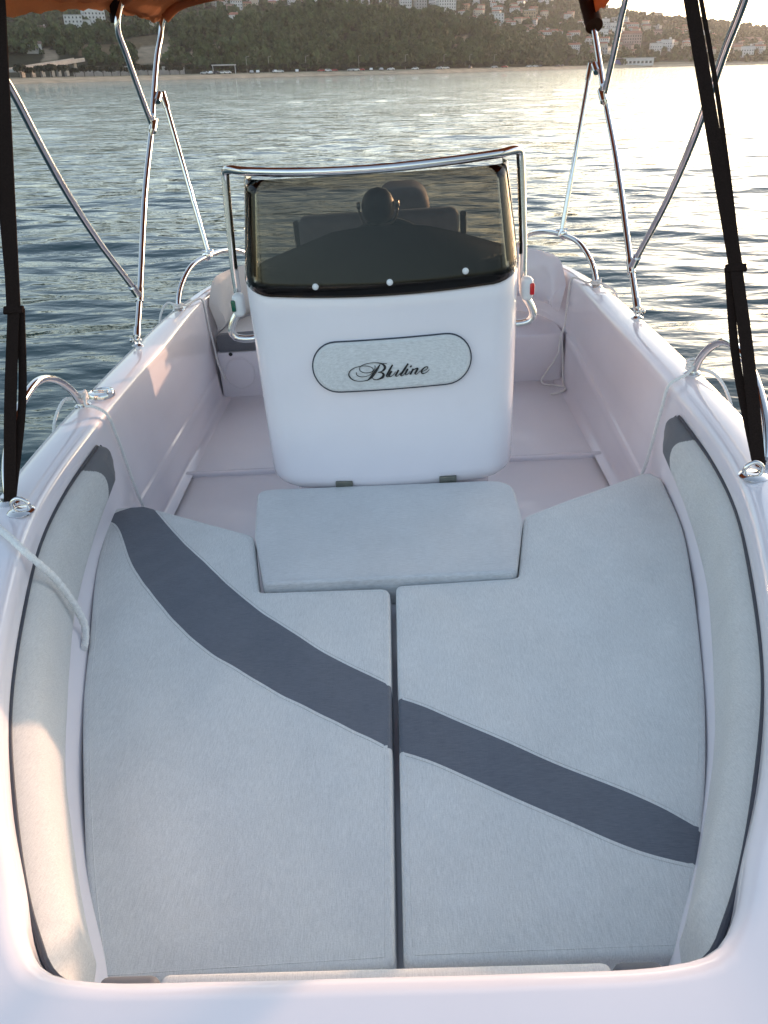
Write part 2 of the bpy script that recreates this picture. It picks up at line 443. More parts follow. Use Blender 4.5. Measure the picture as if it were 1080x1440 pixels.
# hatch on the bench face: a moulded ring and a drain hole
mb = MB()
rg = [Vector((-.785+.075*math.cos(a), 3.868, -.145+.082*math.sin(a))) for a in np.linspace(0, 2*math.pi, 40, endpoint=False)]
mb.tube(rg, .0035, 6, closed=True); mb.tube([Vector((-.82, 3.868, -.07)), Vector((-.75, 3.868, -.07))], .003, 6)
mb.build('access_hatch', M['gel'], boat)
mb = MB(); mb.lathe((-.82, 3.8715, -.043), [(.009, 0), (.010, .003), (.004, .004)], 16, rot=Matrix.Rotation(R(90), 3, 'X')); mb.build('drain_hole', M['black'], boat)

# side bolsters round the foredeck
def bolster(side):
    pts = [(.430, .580), (.489, .666), (.579, .830), (.684, 1.056), (.792, 1.385), (.863, 1.655), (.898, 1.91), (.912, 2.27)]
    C = resample(catmull([Vector((x*1.0, y, 0)) for x, y in pts], .01), 900); n = len(C)
    L = [0]
    for a, b in zip(C, C[1:]): L.append(L[-1]+(b-a).length)
    tot = L[-1]; mbx = MB(); v = []; K = 36; ms = []
    for i, p in enumerate(C):
        t = (C[min(i+1, n-1)]-C[max(i-1, 0)]).normalized(); nin = Vector((-t.y, t.x, 0))
        e = tot-L[i]; zt = .205
        zb = .012+.068*max(0, (p.y-1.65)/.45)**1.4
        s = L[i]
        if e < .09: u = 1-e/.09; zb = zb+(zt-.01-zb)*(1-math.sqrt(max(0, 1-u**2.6)))
        if e < .05: zt = zt-.05*(1-math.sqrt(max(0, 1-(1-e/.05)**2)))*.5
        w = (.032+.011*max(0, min(1, (1.5-p.y)/.6)))*min(1, (e/.03)**.5 if e < .03 else 1)*min(1, .25+(s/.10))
        for k in range(K):
            a = k/(K-1); z = zb+(zt-zb)*(.5-.5*math.cos(math.pi*a)) if False else zb+(zt-zb)*a
            bul = (1-abs(2*a-1)**5)
            lean = (.012+.020*max(0, min(1, (p.y-.6)/.6)))*(1-a)*max(0, min(1, (2.3-p.y)/.1))
            v.append((p+nin*(-.011+(w+.007)*bul+lean*min(1, e/.1))+Vector((0, 0, z))))
    f = []
    for i in range(n-1):
        for k in range(K-1):
            f.append((i*K+k, (i+1)*K+k, (i+1)*K+k+1, i*K+k+1)); yc = C[i].y; a = k/(K-1)
            ms.append(1 if yc > 2.03+.075*math.sin(math.pi*min(1, max(0, a*.9+.05)))+.02*a else 0)
    mbx.v = [(side*q.x, q.y, q.z) for q in v]; mbx.f = f; mbx.m = ms
    b = mbx.build('side_bolster', [M['fabbol'], M['slate']], boat, smooth=60)
    pm = MB(); pm.tube([Vector((side*x, y, .204)) for x, y in ((.395, .553), (.414, .563), (.427, .573))]+[Vector((side*(p.x+.005), p.y, .2065)) for p in C[4:-14:6]], .0048, 8); pm.build('piping', M['piping'], b)
    # seam between fabric and slate end
    return b
bolster(-1); bolster(1)
# bow backrest under the rim
mb = MB()
for (x0, x1, m) in ((-.365, -.285, 1), (-.284, .300, 0), (.301, .365, 1)):
    mb.box(((x0+x1)/2, .550, .092), (x1-x0, .05, .20), m, .012, seg=3)
mb.build('bow_bolster', [M['fabbol'], M['slate']], boat)

# stern corner backrests
def corner_back(side, m):
    C = resample(catmull([Vector((x, y, 0)) for x, y in [(.905, 3.93), (.885, 4.07), (.79, 4.26), (.62, 4.385), (.40, 4.415)]], .01), 60); v = []; f = []; K = 12; n = len(C)
    for i, p in enumerate(C):
        t = (C[min(i+1, n-1)]-C[max(i-1, 0)]).normalized(); nin = Vector((-t.y, t.x, 0)); s = i/(n-1)
        zt = .30+.015*math.sin(math.pi*s); zt = zt-.10*(1-min(1, s/.22))**2; zb = -.02+.085
        for k in range(K):
            a = k/(K-1); v.append((side*(p+nin*(.002+.055*(1-abs(2*a-1)**3)+.03*(1-a))).x, (p+nin*(.002+.055*(1-abs(2*a-1)**3)+.03*(1-a))).y, zb+(zt-zb)*a))
    for i in range(n-1):
        for k in range(K-1): f.append((i*K+k, (i+1)*K+k, (i+1)*K+k+1, i*K+k+1))
    f.append(tuple(range(K))); f.append(tuple((n-1)*K+k for k in range(K)))
    b = MB().add(v, f).build('corner_backrest', m, boat, smooth=60); return b
corner_back(-1, M['vinyl'])['label'] = 'curved off-white vinyl backrest in the stern corner'
corner_back(1, M['gel'])['label'] = 'curved white moulding in the stern corner'

# grab rails, aft rails with feet
def rail(pts, feet, label=None):
    m = MB(); m.tube(catmull(pts, .015), .0125, 14)
    r_ = m.build('grab_rail', M['chrome'], boat)
    for p in feet:
        MB().lathe(p, [(.028, -.002), (.028, .003), (.022, .007), (.0165, .010), (.0165, .022)], 20).build('rail_foot', M['chrome'], r_)
    return r_
for s in (-1, 1):
    rail([(s*1.02, 2.445, .255), (s*1.02, 2.43, .285), (s*1.02, 2.385, .345), (s*1.02, 2.29, .415), (s*1.02, 2.19, .447), (s*1.015, 2.06, .437), (s*1.00, 1.93, .405), (s*.985, 1.82, .35), (s*.975, 1.77, .30), (s*.97, 1.75, .255)],
         [(s*1.02, 2.445, .264), (s*.97, 1.75, .274)])
    rail([(s*.985, 3.66, .245), (s*.985, 3.68, .285), (s*.975, 3.74, .345), (s*.94, 3.86, .41), (s*.885, 3.98, .43), (s*.82, 4.12, .425), (s*.76, 4.27, .385), (s*.72, 4.38, .31), (s*.70, 4.46, .25)],
         [(s*.985, 3.66, .252), (s*.70, 4.465, .252)])
# strap eyes on the gunwale
for s in (-1, 1):
    m = MB(); m.lathe((s*.915, 1.695, .2755), [(.034, 0), (.034, .003), (.028, .007), (.012, .010)], 24)
    m.tube(catmull([(s*.937, 1.70, .279), (s*.935, 1.70, .30), (s*.915, 1.70, .312), (s*.895, 1.70, .30), (s*.893, 1.70, .279)], .006), .0055, 10); m.build('strap_eye', M['chrome'], boat)
# fuel filler
m = MB(); m.lathe((-.985, 2.535, .262), [(.046, 0), (.046, .012), (.043, .017), (.036, .019), (.034, .016), (.01, .017)], 32); m.box((-.985, 2.535, .282), (.05, .010, .008), 0, .002); m.build('fuel_cap', M['chrome'], boat)

# ---------------- console
cx0 = .015
def con_ring(hw, yf, bulge, z, yb=2.95, rad=.12, slope=0):
    pts = [(-hw, yb), (-hw, yf+rad), None, (hw, yf+rad), (hw, yb)]
    out = []
    def y_front(x): return yf-0+bulge*(x/hw)**2
    for y in np.linspace(yb, yf+rad+bulge, 10)[:-1]: out.append((-hw, y))
    for a in np.linspace(0, math.pi/2, 9):
        x = -hw+rad*(1-math.cos(a)); out.append((x, 0, a))
    for x in np.linspace(-hw+rad, hw-rad, 19)[1:-1]: out.append((x, y_front(x)))
    for a in np.linspace(math.pi/2, 0, 9):
        x = hw-rad*(1-math.cos(a)); out.append((x, 0, a))
    for y in np.linspace(yf+rad+bulge, yb, 10)[1:]: out.append((hw, y))
    res = []
    for q in out:
        if len(q) == 3:
            x, _, a = q; e = y_front(hw-rad); y = e+(rad+bulge*1.0-(e-yf))*(1-math.sin(a))
            res.append(Vector((cx0+x, y, z)))
        else: res.append(Vector((cx0+q[0], q[1], z)))
    return res
def top_z(p): return .612+.055*max(0, (p.y-2.29))/.16 if p.y < 2.45 else .667-.09*max(0, min(1, (p.y-2.56)/.08))
rings = []
zs = [-.27, -.03, -.012, .0, .006, .015, .03, .05, .075, .11, .2, .3, .4, .5, .56]
for z in zs:
    if z < 0: hw, yf = .335, 2.30
    else:
        r0 = .040; c = r0-math.sqrt(max(0, r0*r0-(r0-min(z, r0))**2)); hw = .404-c*.95+.017*max(0, z)/.6; yf = 2.238+.012*(1-min(1, z/.03))+.068*max(0, z)/.62
    if z == -.012: hw, yf = .31, 2.29
    rings.append(con_ring(hw, yf, .045, z, 2.95, .10 if z > 0 else .09))
top = con_ring(.421, 2.302, .045, .60, 2.95, .11)
rings.append([Vector((p.x, p.y, top_z(p)-.012)) for p in top])
rings.append([Vector((cx0+(p.x-cx0)*.994, p.y+.003, top_z(p)-.004)) for p in top])
rings.append([Vector((cx0+(p.x-cx0)*.984, p.y+.008, top_z(p))) for p in top])
m = MB(); n = len(rings[0])
for k, rg in enumerate(rings): m.v += [tuple(p) for p in rg]
for k in range(len(rings)-1):
    for i in range(n-1): m.f.append((k*n+i, k*n+i+1, (k+1)*n+i+1, (k+1)*n+i))
    m.f.append((k*n+n-1, k*n, (k+1)*n, (k+1)*n+n-1))
o = (len(rings)-1)*n
for i in range(n//2): m.f.append((o+i, o+i+1, o+n-2-i, o+n-1-i)) if i+1 < n-2-i else None
m.m = [1 if min(q) >= o-n and all(m.v[i][2] > .56 and i >= o for i in q) else 0 for q in m.f]
console = m.build('console', [M['gel'], M['hood']], boat, smooth=45)
# windshield
bot = con_ring(.4205, 2.298, .045, 0, 2.56, .11); tp = con_ring(.390, 2.365, .040, 0, 2.61, .10)
m = MB(); nb = len(bot); NV = 9
for k in range(NV):
    t = k/(NV-1)
    for a, b in zip(bot, tp):
        za = top_z(a)-.004+.002; zb_ = .939+.004*abs(b.x)*0; back = max(0, (a.y-2.45)/.27)
        zb_ = zb_-.01*min(1, back)
        p = a.lerp(b, t); p.z = za+(zb_-za)*t; m.v.append(tuple(p))
for k in range(NV-1):
    for i in range(nb-1): m.f.append((k*nb+i, k*nb+i+1, (k+1)*nb+i+1, (k+1)*nb+i))
m.m = [0]*len(m.f)
ws = m.build('windshield', M['glass'], console, smooth=60)
so = ws.modifiers.new('thickness', 'SOLIDIFY'); so.thickness = .004; so.offset = 0
for x, z in ((-.178, .648), (.042, .651), (.265, .667)):
    y = 2.298+.045*((x-cx0)/.407)**2+.004
    MB().lathe((x, y-.001, z), [(.0095, 0), (.0095, .003), (.007, .006), (.003, .007)], 20, rot=Matrix.Rotation(R(90), 3, 'X')).build('screw_cap', M['white'], console)
# console hand rail
hp = [(-.40, 2.50, .447), (-.452, 2.50, .447), (-.478, 2.50, .455), (-.487, 2.50, .475), (-.478, 2.50, .505), (-.455, 2.50, .545), (-.448, 2.50, .70), (-.434, 2.50, .935), (-.430, 2.497, .962), (-.414, 2.478, .969), (-.36, 2.432, .966), (-.2, 2.378, .960)]
hp = [Vector((p[0]+cx0-.016, p[1], p[2]-(.006 if p[2] > .8 else 0))) for p in hp]
full = hp+[Vector((cx0-.004, 2.362, .952))]+[Vector((2*(cx0-.004)-p.x-.012, p.y, p.z+(.004 if p.z > .8 else 0))) for p in reversed(hp)]
MB().tube(catmull(full, .012), .0125, 14).build('hand_rail', M['chrome'], console)
for s, mm in ((-1, 'green'), (1, 'red')):
    m = MB(); x = cx0+s*.455-.002
    m.box((x, 2.455, .572), (.036, .05, .072), 0, .014, seg=3); m.box((x+s*.013, 2.431, .574), (.014, .012, .036), 1, .004)
    l = m.build('navigation_light', [M['white'], M[mm]], console); l['label'] = ('green' if s < 0 else 'red')+' navigation light in a white housing on the console side'
# quilted headrest pad
pc = (.035, .4125); hw_, hh = .243, .0765
ol = [Vector((hw_-hh+hh*math.cos(a), hh*math.sin(a))) for a in np.linspace(-math.pi/2, math.pi/2, 16)]+[Vector((-hw_+hh-hh*math.cos(a), -hh*math.sin(a))) for a in np.linspace(-math.pi/2, math.pi/2, 16)]
pg = pad_geo([(p[0], p[1]) for p in ol], 0, .03, .012, puff=.003, seed=4, wamp=.15)
def pad_front(x): return 2.238+.068*.4165/.62+.045*((x-cx0)/.405)**2
tilt = R(1.0)
def to_front(q, lift=0):
    X = pc[0]+q[0]*math.cos(tilt)-q[1]*math.sin(tilt); Z = pc[1]+q[1]*math.cos(tilt)+q[0]*math.sin(tilt)
    y = 2.238+.068*Z/.62+.045*((X-cx0)/.405)**2
    return (X, y-.024-q[2]-lift, Z)
pg.v = [to_front(q) for q in pg.v]
pad = pg.build('headrest_pad', [M['fabx']], console, smooth=50)
m = MB(); m.tube([Vector(to_front((p[0]*1.003, p[1]*1.008, -.010))) for p in resample([Vector((p[0], p[1], 0)) for p in ol], 150, True)], .0024, 8, closed=True); m.build('piping', M['piping'], console)
# script lettering, drawn as pen strokes in the photograph of the pad: (x, y, width)
def L_(x, y, w): return (x, y, w)
STR = [
 [(270,277,9),(222,286,5),(165,290,4),(108,280,7),(66,255,10),(46,220,11),(56,184,9),(96,150,6),(150,128,4),(220,117,4),(285,122,4),(322,140,5),(332,165,6),(310,184,6),(262,194,5),(210,190,4),(176,170,4),(170,146,4),(190,118,4),(232,98,4),(292,84,4),(350,80,5),(410,84,9),(448,100,19),(468,128,25),(458,155,20),(428,177,8),(385,186,4)],
 [(412,96,6),(392,128,18),(362,172,27),(332,214,30),(302,248,23),(270,274,10)],
 [(385,187,4),(428,190,12),(452,210,24),(442,238,25),(405,260,13),(362,270,7),(332,262,6),(322,246,5)],
 [(135,192,6),(135,212,5),(160,232,5),(210,240,4),(262,230,4),(302,210,4),(336,170,4),(354,132,5),(350,112,8)],
 [(492,88,3),(455,86,3),(420,86,3)],
 [(556,101,14),(520,165,21),(486,226,18)],[(482,226,10),(498,238,6),(520,228,4),(535,205,4)],
 [(546,172,17),(512,226,19)],[(510,226,10),(530,236,6),(560,218,4),(592,180,4)],[(627,160,17),(590,224,19)],[(588,224,9),(606,232,5),(630,215,4),(650,190,4)],
 [(738,90,14),(694,155,21),(648,220,18)],[(646,218,9),(662,228,6),(688,212,4),(706,186,4)],
 [(734,148,17),(702,208,19)],[(700,206,9),(716,216,5),(740,200,4),(762,176,4)],[(762,130,10),(774,118,16),(782,114,8)],
 [(800,148,17),(762,212,19)],[(768,200,4),(800,165,5),(830,146,10),(850,146,17),(838,170,19),(816,203,18)],[(814,202,9),(830,211,5),(856,196,4),(882,172,4)],
 [(896,182,4),(932,170,4),(964,148,5),(968,132,8),(946,130,7),(916,148,13),(894,178,20),(902,200,14),(932,200,6),(962,184,4),(986,160,4)],
]
u0 = (485, 500); sc_ = 8.308
def crop_to_pad(cx, cy):
    px, py = u0[0]+cx/sc_, u0[1]+cy/sc_
    d = (px-540)/F_PX*B_AX[0]-(py-720)/F_PX*B_AX[1]+B_AX[2]
    t = 2.262/d.y; P = Vector((.071, 0, 1.2))+d*t
    return P.x, P.z
m = MB()
for st in STR:
    q = catmull([Vector(crop_to_pad(x, y)).to_3d() for x, y, w in st], .0012)
    cum = [0]; src = [Vector(crop_to_pad(x, y)).to_3d() for x, y, w in st]
    for a, b in zip(src, src[1:]): cum.append(cum[-1]+(b-a).length)
    cq = [0]
    for a, b in zip(q, q[1:]): cq.append(cq[-1]+(b-a).length)
    ws_ = np.interp(np.array(cq)/cq[-1]*cum[-1], cum, [w for *_, w in st])*.00024*1.25
    v = []; n = len(q)
    for i in range(n):
        t = (q[min(i+1, n-1)]-q[max(i-1, 0)]).normalized(); nn = Vector((-t.y, t.x, 0)); w = max(ws_[i], .0011)/2
        for s in (-1, 1):
            c = q[i]+nn*w*s; X, Z = c.x, c.y
            y = 2.238+.068*Z/.62+.045*((X-cx0)/.405)**2-.024-.0024
            v.append((X, y, Z))
    f = [(2*i, 2*i+1, 2*i+3, 2*i+2) for i in range(n-1)]
    m.add(v, f)
let = m.build('lettering', M['ink'], console, smooth=0)
so = let.modifiers.new('thickness', 'SOLIDIFY'); so.thickness = .0025; so.offset = 0
let['label'] = 'black script lettering reading Bluline'
# hinges of the seat lid
for x in (-.142, .198):
    m = MB(); m.box((x, 2.246, .016), (.056, .012, .030), 0, .002); m.box((x, 2.235, .003), (.056, .03, .006), 0, .002); m.tube([(x-.026, 2.240, .006), (x+.026, 2.240, .006)], .0045, 10)
    m.build('hinge', M['hinge'], console)
# dash hood behind the tinted screen
m = MB(); xs = np.linspace(-.40, .43, 40)
def hood_z(x): return float(np.interp(x, [-.41, -.38, -.146, -.064, .071, .167, .26, .40, .44], [.645, .66, .742, .752, .755, .746, .722, .675, .66]))
ys = [2.304, 2.40, 2.60, 2.645, 2.655, 2.66, 2.95]
for x in xs:
    h = hood_z(x)-.004
    c_ = .617+.055*max(0, min(1, .06*((x-.02)/.42)**2/.16+.02)); zz = [c_-.012, c_+.035, h-.012, h-.003, h, h-.006, .60]
    for y, z in zip(ys, zz): m.v.append((x*1.0, y+(.048*((x-.015)/.40)**2+max(0, abs(x-.015)-.30)*.55 if y < 2.5 else .03*((x-.02)/.42)**2), z))
n = len(ys)
for i in range(len(xs)-1):
    for k in range(n-1): m.f.append((i*n+k, i*n+k+1, (i+1)*n+k+1, (i+1)*n+k))
m.m = [0]*len(m.f); m.build('dash_hood', M['hood'], console, smooth=60)
# compass on its bracket
m = MB(); m.lathe((.012, 2.70, .806), [(.004, -.054), (.028, -.052), (.046, -.040), (.053, -.018), (.055, .0), (.052, .016), (.044, .034), (.028, .050), (.004, .056)], 28, rot=Matrix.Rotation(R(0), 3, 'X'))
comp = m.build('compass', M['black'], console, smooth=70)
m = MB(); m.tube(catmull([(-.052, 2.70, .808), (-.050, 2.70, .785), (-.034, 2.70, .752), (.0, 2.70, .748), (.058, 2.70, .752), (.074, 2.70, .785), (.076, 2.70, .808)], .008), .0035, 8)
for x in (-.052, .076): m.lathe((x-.006, 2.70, .808), [(.011, 0), (.012, .004), (.012, .010), (.008, .012)], 14, rot=Matrix.Rotation(R(90), 3, 'Y'))
m.build('bracket', M['steel'], comp)
# steering wheel
wc = Vector((.03, 3.02, .56)); rotw = Matrix.Rotation(R(-68), 3, 'X')
m = MB(); m.tube([wc+rotw @ Vector((.165*math.cos(a), .165*math.sin(a), 0)) for a in np.linspace(0, 2*math.pi, 48, endpoint=False)], .014, 10, closed=True)
for a in (90, 210, 330): m.tube([wc+rotw @ Vector((.03*math.cos(R(a)), .03*math.sin(R(a)), -.02)), wc+rotw @ Vector((.165*math.cos(R(a)), .165*math.sin(R(a)), 0))], .011, 8)
m.lathe(wc, [(.045, -.03), (.045, -.01), (.03, 0)], 20, rot=rotw); m.build('steering_wheel', M['black'], console)

# helm seat
seat = MB(); seat.box((0, 3.25, .10), (.66, .10, .10), 0, .03); seat = seat.build('helm_seat', M['gel'], boat)
seatm = MB(); seatm.box((0, 3.42, .02), (.70, .42, .60), 0, .03); seatm.build('seat_base', M['gel'], seat)
m = MB(); m.box((-.004, 3.34, .565), (.655, .10, .25), 0, .035, seg=4); m.build('backrest', M['seatgrey'], seat)
for s in (-1, 1):
    m = MB(); m.tube(catmull([(s*.342, 3.46, .30), (s*.345, 3.42, .45), (s*.345, 3.37, .60), (s*.343, 3.35, .665)], .02), .013, 10); m.build('backrest_post', M['black'], seat)
# outboard engine
eng = MB(); eng.box((.11, 4.78, -.15), (.24, .30, .60), 0, .06, seg=4); eng = eng.build('outboard_engine', M['black'], boat)
m = MB(); m.box((.11, 4.80, .40), (.30, .48, .42), 0, .10, seg=6); m.build('engine_cowl', M['seatgrey'], eng)
m = MB(); m.box((.11, 4.80, .30), (.306, .486, .035), 0, .012); m.build('cowl_band', M['steel'], eng)

# ---------------- loose cushions
Lp = [(-.896, 2.226), (-.80, 2.197), (-.398, 1.985), (-.345, 1.695), (.006, 1.684), (.0125, 1.126), (.012, .68), (-.446, .666)]
Lc = catmull([Vector((*p, 0)) for p in [(-.446, .666), (-.519, .83), (-.608, 1.064), (-.69, 1.30), (-.749, 1.514), (-.84, 1.84), (-.892, 2.10)]], .03)
Lout = fillet([(-.903, 2.20), (-.80, 2.205), (-.405, 1.985), (-.345, 1.69), (.006, 1.684), (.0135, .684)]+[(p.x, p.y) for p in Lc], [.03, .03, .05, .02, .03, .02, .02]+[0]*(len(Lc)-1)+[])
Rc = catmull([Vector((*p, 0)) for p in [(.472, .690), (.54, .861), (.613, 1.043), (.68, 1.24), (.731, 1.417), (.80, 1.68), (.853, 1.921), (.884, 2.22)]], .03)
Rout = fillet([(.027, .685)]+[(p.x, p.y) for p in Rc]+[(.855, 2.275), (.541, 2.10), (.412, 2.022), (.350, 1.705), (.022, 1.694)], [.02]+[0]*(len(Rc)-1)+[.03, .03, .04, .04, .02, .02])
upL = [(-.80, 2.23), (-.774, 2.195), (-.607, 1.951), (-.413, 1.701), (-.28, 1.55), (-.161, 1.436), (.014, 1.303), (.05, 1.28)]
loL = [(-.93, 2.13), (-.869, 2.099), (-.73, 1.84), (-.59, 1.635), (-.45, 1.47), (-.32, 1.358), (-.145, 1.229), (.013, 1.121), (.05, 1.10)]
upR = [(-.03, 1.293), (.035, 1.262), (.226, 1.135), (.389, 1.028), (.50, .955), (.556, .91), (.60, .87)]
loR = [(-.03, 1.13), (.034, 1.112), (.211, 1.01), (.384, .895), (.47, .855), (.533, .838), (.60, .82)]
def sm(p): return [(q.x, q.y) for q in catmull([Vector((*a, 0)) for a in p], .02)]
def off(p, d):
    q = [Vector((*a, 0)) for a in sm(p)]; out = []
    for i in range(len(q)):
        t = (q[min(i+1, len(q)-1)]-q[max(i-1, 0)]).normalized(); out.append((q[i].x-t.y*d, q[i].y+t.x*d))
    return out
stL = sm(upL)+sm(loL)[::-1]; stR = sm(upR)+sm(loR)[::-1]
pl_ = pad_geo(Lout, .0, .072, .009, stripe=stL, seed=1, seams=[off(upL, .007), off(loL, -.007)], border=.006).build('sun_pad', [M['fab'], M['stripe'], M['fabbol']], None, smooth=60)
boat_mesh(pl_, (-.42, 1.4, -.072), 'grey bow cushion whose stripe curves up to a slate corner by the left bolster', 'cushion', 'bow sun pads')
pr_ = pad_geo(Rout, .0, .072, .009, stripe=stR, seed=2, seams=[off(upR, .007), off(loR, -.007)], border=.006).build('sun_pad', [M['fab'], M['stripe'], M['fabbol']], None, smooth=60)
boat_mesh(pr_, (.42, 1.4, -.072), 'grey bow cushion whose stripe slants down to the right bolster', 'cushion', 'bow sun pads')
So = fillet([(-.335, 1.708), (.346, 1.712), (.402, 1.98), (.405, 2.236), (-.432, 2.252), (-.398, 1.97)], [.025, .025, .05, .085, .045, .05])
ps_ = pad_geo(So, .016, .098, .010, seed=3, puff=.003).build('seat_cushion', [M['fabx']], None, smooth=60)
boat_mesh(ps_, (0, 1.95, -.08), 'plain grey seat cushion hinged at the foot of the white console, between both bow pads', 'cushion')
m = pad_geo(fillet([(-.885, 3.858), (-.30, 3.858), (-.30, 4.33), (-.62, 4.33), (-.78, 4.2), (-.86, 4.02)], .02), .062, .088, .012, seed=5)
m.m = [1 if sum(m.v[i][1] for i in q)/len(q) < 3.905 else 0 for q in m.f]
sc1 = m.build('stern_cushion', [M['vinyl'], M['slate']], None, smooth=60)
boat_mesh(sc1, (-.6, 4.1, -.03), 'pale seat cushion with dark grey front edge on the stern bench left of the console', 'cushion')

# ---------------- bimini
bim = boat_thing('bimini_top', (0, 3.13, .25), 'folding sun canopy of terracotta canvas on bent steel tubes above the boat', 'canopy')
def bow_pts(y0s, x=1.025, yc=4.45, zc=1.375, crown=1.56, rad=.15, xt=.985):
    """one side's leg points (from the joint upward) then the arch to the middle"""
    leg = [Vector(p) for p in y0s]
    arch = [Vector((xt-.005, yc-.02, zc)), Vector((xt-.035, yc, zc+rad*.55)), Vector((xt-.10, yc+.01, zc+rad*.85)), Vector((xt-.25, yc+.01, zc+rad*1.05)), Vector((xt*.4, yc+.01, crown-.008)), Vector((0, yc+.01, crown))]
    h = leg+arch
    return h+[Vector((-p.x, p.y, p.z)) for p in reversed(h[:-1])]
main = bow_pts([(1.028, 3.135, .285), (1.028, 3.29, .43), (1.028, 3.64, .78), (1.028, 3.94, 1.02), (1.028, 4.09, 1.16), (1.027, 4.25, 1.30)], yc=4.36, zc=1.375, xt=1.025, rad=.15)
midb = bow_pts([(1.026, 3.945, 1.03), (1.024, 3.83, 1.18), (1.022, 3.74, 1.31)], yc=3.69, zc=1.40, xt=1.02)
frnt = bow_pts([(1.03, 3.265, .435), (1.035, 3.18, .52), (1.035, 2.96, .715), (1.03, 2.75, .93), (1.02, 2.56, 1.17)], yc=2.43, zc=1.36, xt=1.01)
for b in (main, midb, frnt):
    MB().tube(catmull(b, .02), .0125, 14).build('bow_tube', M['chrome'], bim)
for s in (-1, 1):
    m = MB(); m.tube([(s*.878, 3.99, .445), (s*.94, 4.06, .80), (s*.995, 4.12, 1.13)], .0115, 12); m.tube([(s*.988, 4.113, 1.09), (s*1.0, 4.125, 1.155)], .015, 12)
    st = m.build('brace_tube', M['chrome'], bim)
    m = MB(); m.tube([(s*.874, 3.985, .425), (s*.88, 3.992, .455)], .017, 12); m.tube([(s*.85, 3.985, .455), (s*.905, 3.985, .455)], .006, 8)
    m.lathe((s*.885, 3.98, .43), [(.017, -.016), (.021, -.014), (.021, .014), (.017, .016)], 16, rot=Matrix.Rotation(R(90), 3, 'X')); m.build('rail_clamp', M['chrome'], bim)
    # sliding joints
    for (a, b, r) in (((1.027, 3.26, .402), (1.029, 3.305, .445), .0165), ((1.033, 3.225, .475), (1.031, 3.268, .43), .0165), ((1.017, 3.90, 1.005), (1.013, 3.955, 1.05), .0165), ((1.019, 3.93, 1.07), (1.02, 3.955, 1.02), .016), ((1.011, 4.05, 1.12), (1.006, 4.09, 1.15), .016)):
        MB().tube([(s*a[0], a[1], a[2]), (s*b[0], b[1], b[2])], r, 14).build('slide_joint', M['chrome'], bim)
    # deck mount
    m = MB(); m.lathe((s*1.028, 3.125, .2535), [(.024, 0), (.024, .004), (.016, .007), (.013, .012)], 20); m.box((s*1.020, 3.125, .272), (.005, .022, .03), 0, .002); m.box((s*1.036, 3.125, .272), (.005, .022, .03), 0, .002)
    m.tube([(s*1.010, 3.127, .279), (s*1.048, 3.127, .279)], .0055, 10); m.lathe((s*1.048, 3.127, .279), [(.004, -.003), (.010, 0), (.010, .006), (.006, .009)], 12, rot=Matrix.Rotation(R(90*s), 3, 'Y')); m.tube([(s*1.028, 3.128, .278), (s*1.028, 3.155, .305)], .010, 10); m.tube([(s*1.028, 3.138, .290), (s*1.028, 3.165, .318)], .0155, 14)
    m.build('deck_mount', M['chrome'], bim)
MB().tube([(-1.022, 3.685, 1.415), (-1.015, 3.675, 1.50)], .021, 12).build('strap', M['web'], bim)
# canvas
def arch_at(y):
    a = [frnt, midb, main]; yy = [2.43, 3.70, 4.36]
    def top_of(b): 
        h = len(b)//2; return b[h-5:h+6]
    if y <= 3.70: t = (y-2.43)/1.27; A, B = top_of(frnt), top_of(midb)
    else: t = (y-3.70)/.66; A, B = top_of(midb), top_of(main)
    return [p.lerp(q, t) for p, q in zip(A, B)], t
m = MB(); rowsn = 64; cols_ = 0
for i in range(rowsn+1):
    y = 2.36+(4.44-2.36)*i/rowsn; yc = min(max(y, 2.43), 4.36); prof, t = arch_at(yc)
    sag = -.03*math.sin(math.pi*t) if 0 < t < 1 else 0
    if y > 4.36: sag -= .02*((y-4.36)/.08)**2
    if y < 2.43: sag -= .03*((2.43-y)/.07)**2
    hem = .014*math.sin(math.pi*min(1, max(0, t)))
    P = [Vector((p.x, y, p.z)) for p in prof]
    ends = []
    first, lastp = P[0], P[-1]
    zh = float(np.interp(y, [2.36, 2.6, 3.6, 3.75, 4.3, 4.44], [1.36, 1.375, 1.45, 1.44, 1.44, 1.45]))+hem
    zr = zh-.085*max(0, min(1, (y-3.7)/.4)); sec = [Vector((first.x+.016, y, zr)), Vector((first.x+.012, y, (zr+P[1].z)/2+.012))]+[p+Vector((.012*math.copysign(1, p.x) if abs(p.x) > .85 else 0, 0, .014+sag)) for p in P[1:-1]]+[Vector((lastp.x-.012, y, (zh+P[-2].z)/2+.012)), Vector((lastp.x-.016, y, zh))]
    sec = resample(catmull(sec, .02), 90)
    for j, p in enumerate(sec): m.v.append((p.x, p.y, p.z+.003*math.sin(31*p.y+4*p.x)+.002*math.sin(57*p.y-9*p.x)))
for i in range(rowsn):
    for j in range(89): m.f.append((i*90+j, i*90+j+1, (i+1)*90+j+1, (i+1)*90+j))
m.m = [0]*len(m.f)
can = m.build('canopy', M['canvas'], bim, smooth=70)
so = can.modifiers.new('thickness', 'SOLIDIFY'); so.thickness = .0025; so.offset = 1
for b in (main, midb, frnt):
    h = len(b)//2
    MB().tube(catmull([p+Vector((0, 0, .003)) for p in b[h-4:h+5]], .03), .026, 12).build('sleeve', M['canvas'], bim)
h_ = len(main)//2
cp = MB(); cp.tube(catmull([p+Vector((.004, 0, .004)) for p in main[h_-6:h_-1]], .02), .040, 14)
M['brown'] = simple('shaded_canvas', (.05, .022, .013), .9, spec=.1, nscale=120)  # dark brown colours in the shade where less light passes the canvas
